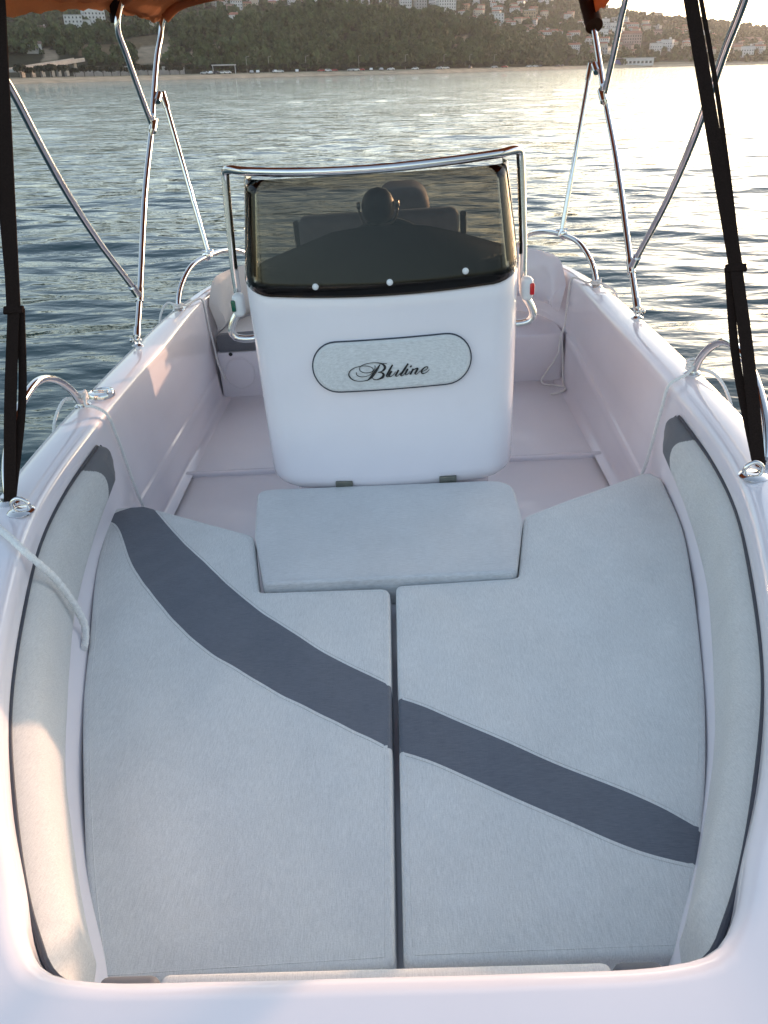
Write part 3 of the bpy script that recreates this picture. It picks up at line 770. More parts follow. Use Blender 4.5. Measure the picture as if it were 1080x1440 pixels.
pch = cp.build('corner_patch', M['brown'], bim); pch['label'] = 'reinforced canvas corner, its shade coloured in as dark brown'
# straps
def ribbon(pts, w, th, wax):
    mbx = MB(); P = catmull(pts, .03); v = []; f = []; n = len(P)
    for i, p in enumerate(P):
        t = (P[min(i+1, n-1)]-P[max(i-1, 0)]).normalized(); a = Vector(wax); a = (a-t*a.dot(t)).normalized(); b = t.cross(a)
        for (u, q) in ((-1, -1), (1, -1), (1, 1), (-1, 1)): v.append(p+a*w/2*u+b*th/2*q)
    for i in range(n-1):
        for k in range(4): f.append((i*4+k, i*4+(k+1) % 4, (i+1)*4+(k+1) % 4, (i+1)*4+k))
    f += [(3, 2, 1, 0), tuple((n-1)*4+k for k in range(4))]
    mbx.add(v, f); return mbx
for s in (-1, 1):
    ax = (1, .15*s, 0)
    if s > 0:
        p_top, p_b, p_f = (.825, 2.46, 1.46), (.950, 2.075, .69), (.925, 1.70, .305)
    else: p_top, p_b, p_f = (-.935, 2.43, 1.46), (-.950, 2.03, .70), (-.937, 1.70, .305)
    mid1 = tuple((a+b)/2 for a, b in zip(p_top, p_b))
    w1 = .038 if s > 0 else .040
    sp = ribbon([p_top, mid1, p_b], w1, .003, ax).build('strap', M['web'], bim)
    low = [p_b, tuple(.5*(a+b)+(.004*s if i == 0 else 0) for i, (a, b) in enumerate(zip(p_b, p_f))), p_f]
    ribbon(low, .034 if s > 0 else .034, .003, ax).build('strap', M['web'], bim)
    ribbon([(p[0]-s*.018, p[1]+.004, p[2]) for p in low[:1]]+[(low[1][0]-.026*s, low[1][1]+.012, low[1][2]), (p_f[0]-.006*s, p_f[1]+.006, p_f[2]+.01)], .022, .003, ax).build('strap', M['web'], bim)
    ribbon([(p_top[0]+.036*s, p_top[1]+.035, p_top[2]), (mid1[0]+.034*s, mid1[1]+.02, mid1[2]), (p_b[0]+.012*s, p_b[1]+.006, p_b[2])], .012, .003, ax).build('strap', M['web'], bim)
    m = MB(); m.box(p_b, (.054, .010, .022), 0, .003, Matrix.Rotation(R(-42), 3, 'X')); m.build('strap_buckle', M['web'], bim)

# ---------------- ropes
def rope(name, paths, r, label, loc):
    m = MB()
    for p in paths:
        q = catmull(p, .0022 if r > .005 else .004)
        vv, ff = tube_geo(q, r, 16, False, True, rfun=lambda a, L: 1+.17*math.sin(3*a+L*(1.3/r))*math.sin(3*a-L*(1.3/r)))
        m.add(vv, ff)
    o = m.build(name, M['rope'], None, smooth=80, fix=False); return boat_mesh(o, loc, label, 'rope', 'white mooring and fender ropes')
def coil(c, r, n, pitch=.009, ax=(0, 0, 1), tilt=0):
    return [Vector((c[0]+r*math.cos(a), c[1]+r*math.sin(a), c[2]+pitch*a/(2*math.pi)+tilt*math.cos(a))) for a in np.linspace(0, 2*math.pi*n, int(n*20))]
rope('rope', [coil((-1.02, 2.443, .283), .0205, 3, .010, tilt=.004)+[(-.99, 2.40, .282), (-.955, 2.375, .286), (-.918, 2.372, .262), (-.908, 2.385, .18), (-.905, 2.405, .06), (-.90, 2.42, -.06), (-.89, 2.44, -.16), (-.86, 2.44, -.255), (-.80, 2.43, -.268)],
              [(-1.035, 2.425, .30), (-1.055, 2.40, .305), (-1.068, 2.36, .285), (-1.083, 2.33, .24), (-1.095, 2.31, .10), (-1.10, 2.30, -.10)]], .0052,
     'thin white rope knotted on the left bow rail, hanging over the left bolster end', (-.95, 2.41, 0))
rope('rope', [coil((1.02, 2.443, .283), .0205, 3, .010, tilt=.004)+[(.99, 2.40, .284), (.955, 2.36, .286), (.916, 2.35, .268), (.908, 2.37, .18), (.902, 2.40, .05), (.895, 2.43, -.07), (.87, 2.45, -.18), (.82, 2.45, -.268)],
              [(1.035, 2.43, .285), (1.06, 2.39, .285), (1.078, 2.33, .265), (1.088, 2.25, .20), (1.098, 2.2, .05), (1.10, 2.18, -.1)]], .0052,
     'thin white rope knotted on the right bow rail, hanging over the right bolster end', (.95, 2.41, 0))
rope('rope', [[(-1.12, 1.80, .10), (-1.08, 1.77, .24), (-1.0, 1.67, .285), (-.93, 1.60, .288), (-.86, 1.53, .289), (-.832, 1.505, .281), (-.808, 1.50, .252), (-.782, 1.51, .195), (-.768, 1.522, .13), (-.761, 1.530, .075), (-.754, 1.525, .034), (-.749, 1.50, .014), (-.743, 1.468, .0095)]], .0085,
     'thick braided white rope lying over the left bolster with its cut end on the cushion', (-.9, 1.6, .2))
rope('rope', [coil((.985, 3.662, .262), .019, 2, .010)+[(.96, 3.72, .258), (.925, 3.80, .262), (.912, 3.86, .245), (.905, 3.88, .15), (.885, 3.845, .0), (.872, 3.84, -.03), (.86, 3.83, -.12), (.81, 3.83, -.21), (.78, 3.82, -.255), (.79, 3.80, -.268), (.86, 3.76, -.268), (.885, 3.73, -.268), (.87, 3.69, -.268), (.83, 3.66, -.267), (.80, 3.655, -.268)],
              [(.872, 3.84, -.03), (.885, 3.84, -.12), (.888, 3.82, -.22), (.885, 3.77, -.266), (.88, 3.70, -.266), (.85, 3.67, -.262)],
              [(.99, 3.64, .275), (1.03, 3.60, .262), (1.055, 3.58, .24), (1.085, 3.57, .12), (1.09, 3.56, -.1)]], .0048,
     'thin white rope on the right stern rail, its loose ends coiled on the cockpit floor', (.9, 3.8, 0))
rope('rope', [coil((-.985, 3.662, .262), .019, 2, .010)+[(-.96, 3.72, .258), (-.93, 3.81, .262), (-.915, 3.86, .245), (-.908, 3.87, .12), (-.895, 3.86, 0), (-.888, 3.85, -.08), (-.865, 3.85, -.17)],
              [(-.99, 3.64, .285), (-1.03, 3.66, .29), (-1.06, 3.62, .25), (-1.085, 3.60, .1), (-1.09, 3.6, -.1)]], .0048,
     'thin white rope on the left stern rail, hanging beside the stern cushion', (-.93, 3.8, 0))
# ================================================================== WATER, SHORE, HILLS, TOWN (world frame)
def world_ray(px, py):
    px, py = float(px), float(py)
    return (px-540)/F_PX*W_AX[0]-(py-720)/F_PX*W_AX[1]+W_AX[2]
def az_of(px, py=100):
    d = world_ray(px, py); return math.degrees(math.atan2(d.x, d.y))
def el_of(px, py):
    d = world_ray(px, py); return math.atan2(d.z, math.hypot(d.x, d.y))
def make_np(name, v, f, mats, mi=None, smooth=True, attr=None):
    me = bpy.data.meshes.new(name); me.vertices.add(len(v)); me.vertices.foreach_set('co', np.asarray(v, np.float32).ravel())
    f = np.asarray(f, np.int32); k = f.shape[1]; me.loops.add(f.size); me.loops.foreach_set('vertex_index', f.ravel())
    me.polygons.add(len(f)); me.polygons.foreach_set('loop_start', np.arange(0, f.size, k, dtype=np.int32)); me.polygons.foreach_set('loop_total', np.full(len(f), k, np.int32))
    for m in mats: me.materials.append(m)
    if mi is not None: me.polygons.foreach_set('material_index', np.asarray(mi, np.int32))
    me.polygons.foreach_set('use_smooth', np.full(len(f), smooth))
    me.update(calc_edges=True); me.validate()
    if attr is not None:
        a = me.attributes.new(attr[0], 'FLOAT_COLOR', 'POINT'); a.data.foreach_set('color', np.asarray(attr[1], np.float32).ravel())
    o = bpy.data.objects.new(name, me); COL.objects.link(o); return o
def polar(th, rr, zf):
    T, Rr = np.meshgrid(th, rr); X = Rr*np.sin(T); Y = Rr*np.cos(T); Z = zf(X, Y, T, Rr)
    v = np.stack([X, Y, Z], -1).reshape(-1, 3); n = len(th); m = len(rr)
    i = (np.arange(m-1)[:, None]*n+np.arange(n-1)[None, :]).ravel()
    return v, np.stack([i, i+1, i+n+1, i+n], -1)

# ---- water: two sheets, a finely rippled fan in front and the rest
def water_mat():
    m, nt, b = mat('sea_water')
    b.inputs['Base Color'].default_value = (.022, .052, .058, 1); b.inputs['Roughness'].default_value = .04; b.inputs['IOR'].default_value = 1.333
    b.inputs['Specular IOR Level'].default_value = .5
    n1 = noise(nt, obj_co(nt, (.40, 1.0, 1), (0, 0, R(8))), 1.2, 3, .6)
    n2 = noise(nt, obj_co(nt, (.5, 1.0, 1), (0, 0, R(-12))), 4.2, 3, .55)
    n3 = noise(nt, obj_co(nt, (.7, 1.0, 1), (0, 0, R(20))), 13, 2, .5)
    n0 = noise(nt, obj_co(nt, (.25, 1.0, 1), (0, 0, R(4))), .16, 3, .55)
    p = bump(nt, n0, 1.0, .20, None); p = bump(nt, n1, 1.0, .11, None, p); p = bump(nt, n2, 1.0, .024, None, p); bump(nt, n3, .6, .005, b, p)
    return m
M['water'] = water_mat()
comp_w = []
for i in range(56):
    lam = .45*(14 ** rng.random()); a = rng.normal(0, .38)+R(6); kx, ky = 2*math.pi/lam*math.sin(a), 2*math.pi/lam*math.cos(a)
    comp_w.append((kx, ky, rng.random()*6.28, lam, .0027*lam**.45))
def waves(X, Y, T, Rr):
    Z = np.zeros_like(X); sp = np.maximum(Rr*.006, .02)
    for kx, ky, ph, lam, am in comp_w:
        att = np.clip((lam/sp-3)/3, 0, 1); s = np.sin(kx*X+ky*Y+ph); Z += am*att*(s+.25*s*s)
    fade = np.clip((80-np.abs(np.degrees(T)))/8, 0, 1)*np.clip((260-Rr)/60, 0, 1)
    return Z*fade
th = np.radians(np.concatenate([np.arange(-82, -33, .7), np.arange(-33, 33, .22), np.arange(33, 82.1, .7)])); rr = np.exp(np.arange(math.log(.8), math.log(262), .0058))
v1, f1 = polar(th, rr, waves)
th2 = np.radians(np.arange(0, 360.1, 3)); 
vb, fb = polar(th, np.array([rr[-1], 300, 500, 900, 1600, 2600]), lambda X, Y, T, r: X*0)
thr = np.radians(np.arange(82, 278.1, 2)); thr[0] = th[-1]; thr[-1] = th[0]+2*math.pi
vc, fc = polar(thr, np.array([.8, 3, 10, 40, 120, 400, 1200, 2600]), lambda X, Y, T, r: X*0)
vv = np.concatenate([v1, vb, vc]); ff = np.concatenate([f1, fb+len(v1), fc+len(v1)+len(vb)])
w = make_np('water', vv, ff, [M['water']]); tag(w, kind='structure')

# ---- terrain
AZ = np.array([-75, -40, az_of(-150), az_of(0), az_of(60), az_of(200), az_of(330), az_of(400), az_of(480), az_of(540), az_of(600), az_of(660), az_of(700), az_of(740), az_of(780), az_of(810), az_of(860), az_of(1080), 45, 75])
WOODPX = [60, 50, 40, 52, 48, 40, 30, 18, 12, 15, 22, 32, 48, 63, 80, 91, 90, 88]
WOOD_EL = np.array([R(2.6), R(2.6)]+[el_of(x, y) for x, y in zip([-150, 0, 60, 200, 330, 400, 480, 540, 600, 660, 700, 740, 780, 810, 860, 1080], WOODPX[2:])]+[0, 0])
RX = [-300, 0, 270, 420, 540, 620, 700, 760, 800, 830, 860, 905, 960, 1000, 1040, 1080, 1200, 1400]; RY = [-34, -34, -34, -34, -32, -28, -18, -6, 6, 14, 20, 26, 31, 35, 41, 47, 64, 84]
RAZ = np.array([az_of(x) for x in RX]); REL = np.array([el_of(x, y) for x, y in zip(RX, RY)])
def ds_(t): return np.interp(t, [-75, -24, -11, -3, 4, 9, 13, 18, 24, 40, 75], [380, 430, 510, 560, 600, 700, 860, 980, 1100, 1150, 1150])
def smooth(x): x = np.clip(x, 0, 1); return x*x*(3-2*x)
nph = rng.random(24)*6.28
def rough_(X, Y):
    z = 0
    for i, (k, a) in enumerate([(.011, 3.0), (.023, 1.8), (.047, 1.0), (.09, .5)]):
        z = z+a*np.sin(k*X+1.3*np.sin(k*.7*Y+nph[i])+nph[i+4])*np.sin(k*1.1*Y+1.1*np.sin(k*.6*X+nph[i+8])+nph[i+12])
    return z
def height(t, d):
    """ground height at azimuth t (degrees) and distance d"""
    t = np.asarray(t, float); d = np.asarray(d, float); ds = ds_(t); s = d-ds
    X = d*np.sin(np.radians(t)); Y = d*np.cos(np.radians(t))
    beach = np.clip(s*.10, -1.5, 2.2)+.012*np.clip(s-22, 0, 40)
    crest = np.maximum(0, np.tan(np.interp(t, AZ, WOOD_EL))*(ds+185)+EYE-7)
    wood = crest*smooth((s-58)/130)**.8*(1-.16*smooth((s-200)/120))
    dr = 760+0*t; ridge = np.maximum(0, np.tan(np.interp(t, RAZ, REL))*(ds+dr)+EYE)
    start = np.interp(t, [-75, 4, 11, 14, 75], [170, 170, 90, 45, 45])
    town = ridge*np.clip((s-start)/(dr-start), 0, 1)**np.interp(t, [-75, 8, 14, 75], [1.0, .95, .85, .85])
    town = np.where(s > dr, ridge*(1-.3*smooth((s-dr)/500)), town)
    base = np.maximum(wood, town)
    return np.maximum(beach, np.where(s > 42, 2.4+base+rough_(X, Y)*smooth((s-50)/60)*.8, beach))
def hit(px, py):
    """first ground point seen along a direction (where the thing really stands on the slope)"""
    d = world_ray(px, py); t = math.degrees(math.atan2(d.x, d.y)); tl = d.z/math.hypot(d.x, d.y)
    dd = np.arange(float(ds_(t))+2, 2100, 2.0); h = height(np.full_like(dd, t), dd); k = np.nonzero(h > EYE+tl*dd)[0]
    if len(k) == 0: return None
    D = dd[k[0]]; return Vector((D*math.sin(R(t)), D*math.cos(R(t)), float(height(t, D)))), D, t
MEADOW = [[(112, 62), (150, 64), (190, 52), (235, 46), (252, 60), (238, 72), (180, 74), (110, 80)], [(0, 30), (20, 24), (24, 40), (0, 46)], [(283, 52), (316, 50), (318, 56), (284, 58)]]
CLIFF = [[(180, 76), (200, 66), (236, 62), (246, 76), (240, 90), (190, 92)], [(254, 76), (272, 74), (290, 82), (284, 92), (256, 90)], [(300, 64), (312, 62), (316, 72), (304, 74)], [(355, 60), (366, 62), (366, 72), (356, 70)], [(640, 52), (655, 50), (662, 60), (640, 64)], [(62, 68), (82, 70), (82, 84), (60, 86)], [(268, 72), (280, 70), (286, 78), (272, 80)]]
def cover_of(px, py):
    for p in CLIFF:
        if in_poly(px, py, p): return 2
    for p in MEADOW:
        if in_poly(px, py, p): return 1
    return 0
def project(X, Y, Z):
    q = np.stack([X, Y, Z-EYE], -1); A = np.array([W_AX[0][:], W_AX[1][:], W_AX[2][:]]); c = q @ A.T
    return 540+F_PX*c[..., 0]/c[..., 2], 720-F_PX*c[..., 1]/c[..., 2]
tt = np.concatenate([np.arange(-75, -26, 1.0), np.arange(-26, 27, .2), np.arange(27, 75.1, 1.0)])
sv = np.concatenate([np.arange(-14, 60, 4), np.arange(60, 330, 7), np.arange(330, 820, 14), np.arange(820, 1400, 60)])
T, S = np.meshgrid(tt, sv); D = ds_(T)+S; H = height(T, D); X = D*np.sin(np.radians(T)); Y = D*np.cos(np.radians(T))
PX, PY = project(X, Y, H)
cov = np.zeros(PX.shape+(4,)); cov[..., 3] = 1
base_c = np.array([.030, .032, .018]); 
for idx in np.ndindex(PX.shape):
    s = S[idx]
    if s < 22: c = (.42, .35, .27)
    elif s < 58: c = (.27, .24, .18)
    else:
        k = cover_of(PX[idx], PY[idx]) if (-26 < T[idx] < 12 and s < 330) else 0
        c = base_c if k == 0 else ((.135, .10, .06) if k == 1 else (.30, .24, .18))
        if s > 330 or T[idx] > 13: c = (.055, .05, .028)
    cov[idx][:3] = c
n = len(tt); m_ = len(sv); ii = (np.arange(m_-1)[:, None]*n+np.arange(n-1)[None, :]).ravel()
def terrain_mat():
    m, nt, b = mat('hillside'); a = node(nt, 'ShaderNodeAttribute'); a.attribute_name = 'cover'
    nz = noise(nt, obj_co(nt), .12, 6, .65); mx = node(nt, 'ShaderNodeMix', data_type='RGBA', blend_type='MULTIPLY'); mx.inputs[0].default_value = .8
    lk(nt, a.outputs['Color'], mx.inputs[6]); lk(nt, ramp(nt, nz, [(.3, (.55, .55, .5)), (.7, (1.3, 1.25, 1.15))]), mx.inputs[7]); lk(nt, mx.outputs[2], b.inputs['Base Color'])
    b.inputs['Roughness'].default_value = .95; b.inputs['Specular IOR Level'].default_value = .1
    bump(nt, nz, .8, 1.5, b); return m
g = make_np('hills', np.stack([X, Y, H], -1).reshape(-1, 3), np.stack([ii, ii+1, ii+n+1, ii+n], -1), [terrain_mat()], attr=('cover', cov.reshape(-1, 4))); tag(g, kind='structure')

# ---- foliage
def leaf_mat(name, c0, c1):
    m, nt, b = mat(name); gi = node(nt, 'ShaderNodeNewGeometry'); v = node(nt, 'ShaderNodeTexCoord')
    n1 = noise(nt, v.outputs['Object'], .075, 5, .7); s = maths(nt, 'ADD', maths(nt, 'MULTIPLY', gi.outputs['Random Per Island'], .40), maths(nt, 'MULTIPLY', n1, 1.0)); s = maths(nt, 'SUBTRACT', s, .15)
    lk(nt, ramp(nt, s, [(.25, c0), (.8, c1)]), b.inputs['Base Color']); b.inputs['Roughness'].default_value = .8; b.inputs['Specular IOR Level'].default_value = .15
    return m
M['leaf'] = leaf_mat('woodland_leaves', (.021, .035, .012), (.084, .112, .040))
M['leaf2'] = leaf_mat('promenade_leaves', (.008, .013, .006), (.032, .040, .018))
M['bark'] = simple('bark', (.06, .045, .035), .9, nscale=6)
def crown_geo(rx, rz, nq, size, seed):
    """leaf clumps spread through an uneven crown; returns verts (n,3) and quads, base of the crown at z = 0"""
    r = np.random.default_rng(seed); lob = r.normal(size=(6, 3)); lob /= np.linalg.norm(lob, axis=1)[:, None]; lob[:, 2] = np.abs(lob[:, 2])*.8
    u = r.normal(size=(nq, 3)); u /= np.linalg.norm(u, axis=1)[:, None]; u[:, 2] = np.where(u[:, 2] < -.35, -u[:, 2], u[:, 2])
    bul = .72+.38*np.max(np.clip(u @ lob.T, 0, 1)**3, axis=1)
    c = u*(bul*(.72+.32*r.random(nq)))[:, None]*np.array([rx, rx, rz]); c[:, 2] += rz*.72
    a = u+r.normal(scale=.55, size=(nq, 3)); a /= np.linalg.norm(a, axis=1)[:, None]
    b = np.cross(a, r.normal(size=(nq, 3))); b /= np.linalg.norm(b, axis=1)[:, None]; e = np.cross(a, b)
    sz = size*(.6+.8*r.random(nq))[:, None]
    v = np.stack([c+(b+e*.8)*sz, c+(-b*.8+e)*sz, c+(-b-e*.8)*sz, c+(b*.8-e)*sz], 1).reshape(-1, 3)
    return v, np.arange(nq*4).reshape(-1, 4)
protos = [crown_geo(1, 1.0, 110, .20, s) for s in range(5)]; small = [crown_geo(1, .95, 46, .30, 20+s) for s in range(4)]
def scatter(name, cells, kind):
    V = []; Fq = []; o = 0
    for (x, y, z, r, hz, big) in cells:
        pv, pf = random.choice(protos if big else small); a = random.random()*6.28; ca, sa = math.cos(a), math.sin(a)
        q = pv*np.array([r, r, hz]); q = np.stack([q[:, 0]*ca-q[:, 1]*sa+x, q[:, 0]*sa+q[:, 1]*ca+y, q[:, 2]+z], -1); V.append(q); Fq.append(pf+o); o += len(q)
    ob = make_np(name, np.concatenate(V), np.concatenate(Fq), [M['leaf']], smooth=False); return tag(ob, kind=kind)
cells = []
for t in np.arange(-27, 13.2, .52):
    dsn = float(ds_(t)); s = 64
    while s < 330:
        tj = t+rng.uniform(-.24, .24); sj = s+rng.uniform(-3, 3); d = dsn+sj; z = float(height(tj, d)); x, y = d*math.sin(R(tj)), d*math.cos(R(tj))
        px, py = project(np.array(x), np.array(y), np.array(z)); el = np.interp(tj, AZ, WOOD_EL)
        if cover_of(float(px), float(py)) == 0 and (el > R(.25)) and not (float(px) < 122 and 78 < float(py) < 125) and not (100 < float(px) < 275 and 92 < float(py) < 125):
            r = rng.uniform(2.3, 4.2)*(1.5 if rng.random() < .16 else 1); hz = r*rng.uniform(.85, 1.5)
            if rng.random() < .05: r, hz = 1.7, 6.0
            if float(px) < 330 and rng.random() < .35: r *= .6; hz *= .5
            cells.append((x, y, z-.8, r, hz, True))
        s += 5.4 if s < 210 else 9
wood = scatter('woodland', cells, 'stuff')
cells = []
for t in np.arange(-27, 28, .55):
    dsn = float(ds_(t)); s = 300 if t < 9 else (130 if t < 12.5 else 50)
    while s < 850:
        tj = t+rng.uniform(-.25, .25); sj = s+rng.uniform(-6, 6); d = dsn+sj; z = float(height(tj, d)); x, y = d*math.sin(R(tj)), d*math.cos(R(tj))
        dens = .5+.5*math.sin(x*.021+2*math.sin(y*.013))*math.sin(y*.017+1.0)
        if rng.random() < .45+.5*dens or sj > 600:
            r = rng.uniform(2.4, 4.8); cells.append((x, y, z-.8, r, r*rng.uniform(.8, 1.3), False))
        s += 9 if s < 600 else 12
scatter('hillside_scrub', cells, 'stuff')

# ---- promenade trees, one by one
tree_meshes = []
for k in range(4):
    tv, tf = crown_geo(2.5, 1.75, 190, .40, 50+k)
    me = bpy.data.meshes.new('crown'); me.from_pydata([(q[0], q[1], q[2]+1.5) for q in tv], [], [tuple(q) for q in tf.tolist()]); me.materials.append(M['leaf2'])
    tb = MB(); tb.tube([(0, 0, -.6), (.03, .02, .7), (0, .04, 1.5), (.05, 0, 2.6)], [.16, .13, .11, .06], 8)
    for a in (0, 2.1, 4.2): tb.tube([(0, .03, 1.4), (.5*math.cos(a), .5*math.sin(a), 2.1), (1.2*math.cos(a), 1.2*math.sin(a), 2.8)], [.08, .06, .03], 6)
    tm = tb.build('trunk', M['bark'], None); bpy.data.objects.remove(tm); tree_meshes.append((me, bpy.data.meshes['trunk' if k == 0 else 'trunk.%03d' % k]))
px = 30.0
while px < 762:
    t = az_of(px, 105); d = float(ds_(t))+34+rng.uniform(-1.5, 1.5); e = bpy.data.objects.new('promenade_tree', None); COL.objects.link(e); e.empty_display_size = 1
    e.location = (d*math.sin(R(t)), d*math.cos(R(t)), float(height(t, d))-.1); e.rotation_euler.z = rng.random()*6.28; s = 1.18*rng.uniform(.82, 1.15)*(1.05 if px < 330 else .95); e.scale = (s, s, s*rng.uniform(.9, 1.1))
    tag(e, 'small round-headed tree in the row along the beach promenade', 'tree', 'trees along the beach promenade')
    cm, tm = tree_meshes[int(rng.integers(4))]
    for nm, me in (('crown', cm), ('trunk', tm)):
        c = bpy.data.objects.new(nm, me); COL.objects.link(c); c.parent = e
    px += rng.uniform(11.5, 17.5) if px < 420 else rng.uniform(10.5, 14.5)

# ---- houses
def wallm(name, c): return simple(name, c, .85, nscale=.5, namp=.10)
WALL = {k: wallm('plaster_'+k, c) for k, c in dict(white=(.60, .585, .57), cream=(.50, .42, .33), pink=(.42, .29, .25), grey=(.36, .35, .34), ochre=(.38, .28, .18)).items()}
M['tile'] = simple('roof_tiles', (.30, .115, .07), .85, nscale=.8, namp=.3); M['tileb'] = simple('brown_roof_tiles', (.17, .10, .075), .85, nscale=.8, namp=.3)
M['pane'] = simple('window_glass', (.04, .045, .05), .15); M['concrete'] = simple('concrete', (.34, .32, .30), .85, nscale=.4, namp=.2); M['asphalt'] = simple('asphalt', (.06, .06, .06), .9, nscale=.5)
def roof_geo(wd, dp, h, rh, kind):
    e = .5; x, y = wd/2+e, dp/2+e
    if kind == 'hip':
        r = max(.3, x-y); return [(-x, -y, h), (x, -y, h), (x, y, h), (-x, y, h), (-r, 0, h+rh), (r, 0, h+rh)], [(0, 1, 5, 4), (1, 2, 5), (2, 3, 4, 5), (3, 0, 4), (3, 2, 1, 0)]
    if kind == 'gable': return [(-x, -y, h), (x, -y, h), (x, y, h), (-x, y, h), (-x, 0, h+rh), (x, 0, h+rh)], [(0, 1, 5, 4), (2, 3, 4, 5), (1, 2, 5), (3, 0, 4), (3, 2, 1, 0)]
    x, y = wd/2+.15, dp/2+.15
    return [(-x, -y, h), (x, -y, h), (x, y, h), (-x, y, h), (-x, -y, h+.7), (x, -y, h+.7), (x, y, h+.7), (-x, y, h+.7)], [(0, 1, 5, 4), (1, 2, 6, 5), (2, 3, 7, 6), (3, 0, 4, 7), (4, 5, 6, 7), (3, 2, 1, 0)]
def win_spots(wd, dp, h):
    fl = max(1, int(h/3)); out = []
    for k in range(fl):
        z = 1.5+k*3.0
        nx = max(2, int(wd/2.8))
        for i in range(nx): out += [(-wd/2+wd*(i+.5)/nx, -dp/2, z, 'y'), (-wd/2+wd*(i+.5)/nx, dp/2, z, 'y')]
        ny = max(1, int(dp/3.4))
        for i in range(ny): out += [(-wd/2, -dp/2+dp*(i+.5)/ny, z, 'x'), (wd/2, -dp/2+dp*(i+.5)/ny, z, 'x')]
    return out
def win_box(mb, q, m=0):
    x, y, z, ax = q; mb.box((x, y, z), (1.1, .16, 1.4) if ax == 'y' else (.16, 1.1, 1.4), m)
def small_house(wd, dp, h, rh, kind, wall, roof):
    mb = MB(); mb.box((0, 0, h/2-1.5), (wd, dp, h+3), 0); v, f = roof_geo(wd, dp, h, rh, kind); mb.add([(a, b, c+.003) for a, b, c in v], f, 1)
    for q in win_spots(wd, dp, h): win_box(mb, q, 2)
    if kind != 'flat': mb.box((wd*.22, .6, h+rh*.8), (.7, .7, 1.6), 0)
    else: mb.box((wd*.2, 0, h+1.6), (2.4, 2.2, 2.2), 0)
    mb.box((0, -dp/2-.6, 2.7), (wd*.5, 1.2, .25), 0); mb.box((0, -dp/2-1.15, 3.2), (wd*.5, .08, .8), 0)
    o = mb.build('house', [WALL[wall], roof, M['pane']], None, smooth=0, fix=False); me = o.data; bpy.data.objects.remove(o); return me
KINDS = []
for (nm, wd, dp, h, rh, kd, wl, rf, p) in [
    ('white house with a red tiled roof', 11, 9, 6.2, 2.2, 'hip', 'white', 'tile', 5), ('white house with a red tiled roof', 14, 9, 9.0, 2.3, 'gable', 'white', 'tile', 4),
    ('cream house with a red tiled roof', 12, 10, 6.4, 2.2, 'hip', 'cream', 'tile', 4), ('cream house with a red tiled roof', 10, 9, 8.8, 2.0, 'gable', 'cream', 'tile', 3),
    ('pink house with a brown tiled roof', 12, 9, 6.3, 2.2, 'gable', 'pink', 'tileb', 3), ('ochre house with a red tiled roof', 11, 8, 6.2, 2.0, 'gable', 'ochre', 'tile', 2),
    ('white flat-roofed apartment block', 15, 10, 11.8, 0, 'flat', 'white', 'conc', 3), ('grey flat-roofed apartment block', 13, 11, 9.0, 0, 'flat', 'grey', 'conc', 2)]:
    KINDS.append((nm, small_house(wd, dp, h, rh, kd, wl, M['concrete'] if rf == 'conc' else M[rf]), p, max(wd, dp)))
taken = []
def put_house(px, py, k, where, sc=1.0, yaw=None):
    hr = hit(px, py)
    if hr is None: return False
    p, d, t = hr
    for q in taken:
        if (q[0]-p).length < (q[1]+KINDS[k][3]*sc)*.52: return False
    taken.append((p, KINDS[k][3]*sc))
    o = bpy.data.objects.new('house', KINDS[k][1]); COL.objects.link(o); o.location = p; o.scale = (sc,)*3
    o.rotation_euler.z = -R(t)+(rng.normal(0, .35) if yaw is None else yaw)
    o.scale = (sc*.88,)*3; tag(o, KINDS[k][0]+' '+where, 'house', 'houses '+where); return True
prob = np.array([k[2] for k in KINDS], float); prob /= prob.sum()
def fill(poly, n, where, sc0=.9, sc1=1.15, bias=None):
    xs = [p[0] for p in poly]; ys = [p[1] for p in poly]; c = 0; tries = 0
    while c < n and tries < n*30:
        tries += 1; x = rng.uniform(min(xs), max(xs)); y = rng.uniform(min(ys), max(ys))
        if in_poly(x, y, poly) and put_house(x, y, int(rng.choice(len(KINDS), p=prob if bias is None else bias)), where, rng.uniform(sc0, sc1)): c += 1
wb = np.array([3, 4, 1, 1, 0, 0, 6, 3], float); wb /= wb.sum(); rb = np.array([5, 3, 3, 3, 2, 1, 0, 0], float); rb /= rb.sum()
fill([(268, 12), (268, 0), (420, -6), (440, 6), (330, 16)], 26, 'packed along the hilltop above the left woods', .8, 1.0, rb)
fill([(430, 6), (430, -8), (620, -8), (640, 22), (600, 16), (540, 8), (480, 4)], 40, 'packed along the hilltop above the middle woods', .85, 1.15, wb)
fill([(640, 25), (630, 6), (700, 4), (760, 14), (820, 30), (818, 80), (770, 66), (720, 48), (680, 38)], 46, 'in the village just beyond the wooded hill', .75, 1.0, rb)
fill([(640, 4), (640, -6), (740, -2), (790, 10), (740, 12)], 8, 'scattered high on the bare slope', .9, 1.2)
fill([(818, 30), (850, 26), (900, 38), (975, 44), (975, 78), (900, 80), (830, 84)], 44, 'spread over the headland slope', .85, 1.15)
fill([(975, 46), (1080, 60), (1080, 84), (980, 82)], 15, 'at the far end of the headland', .85, 1.1)

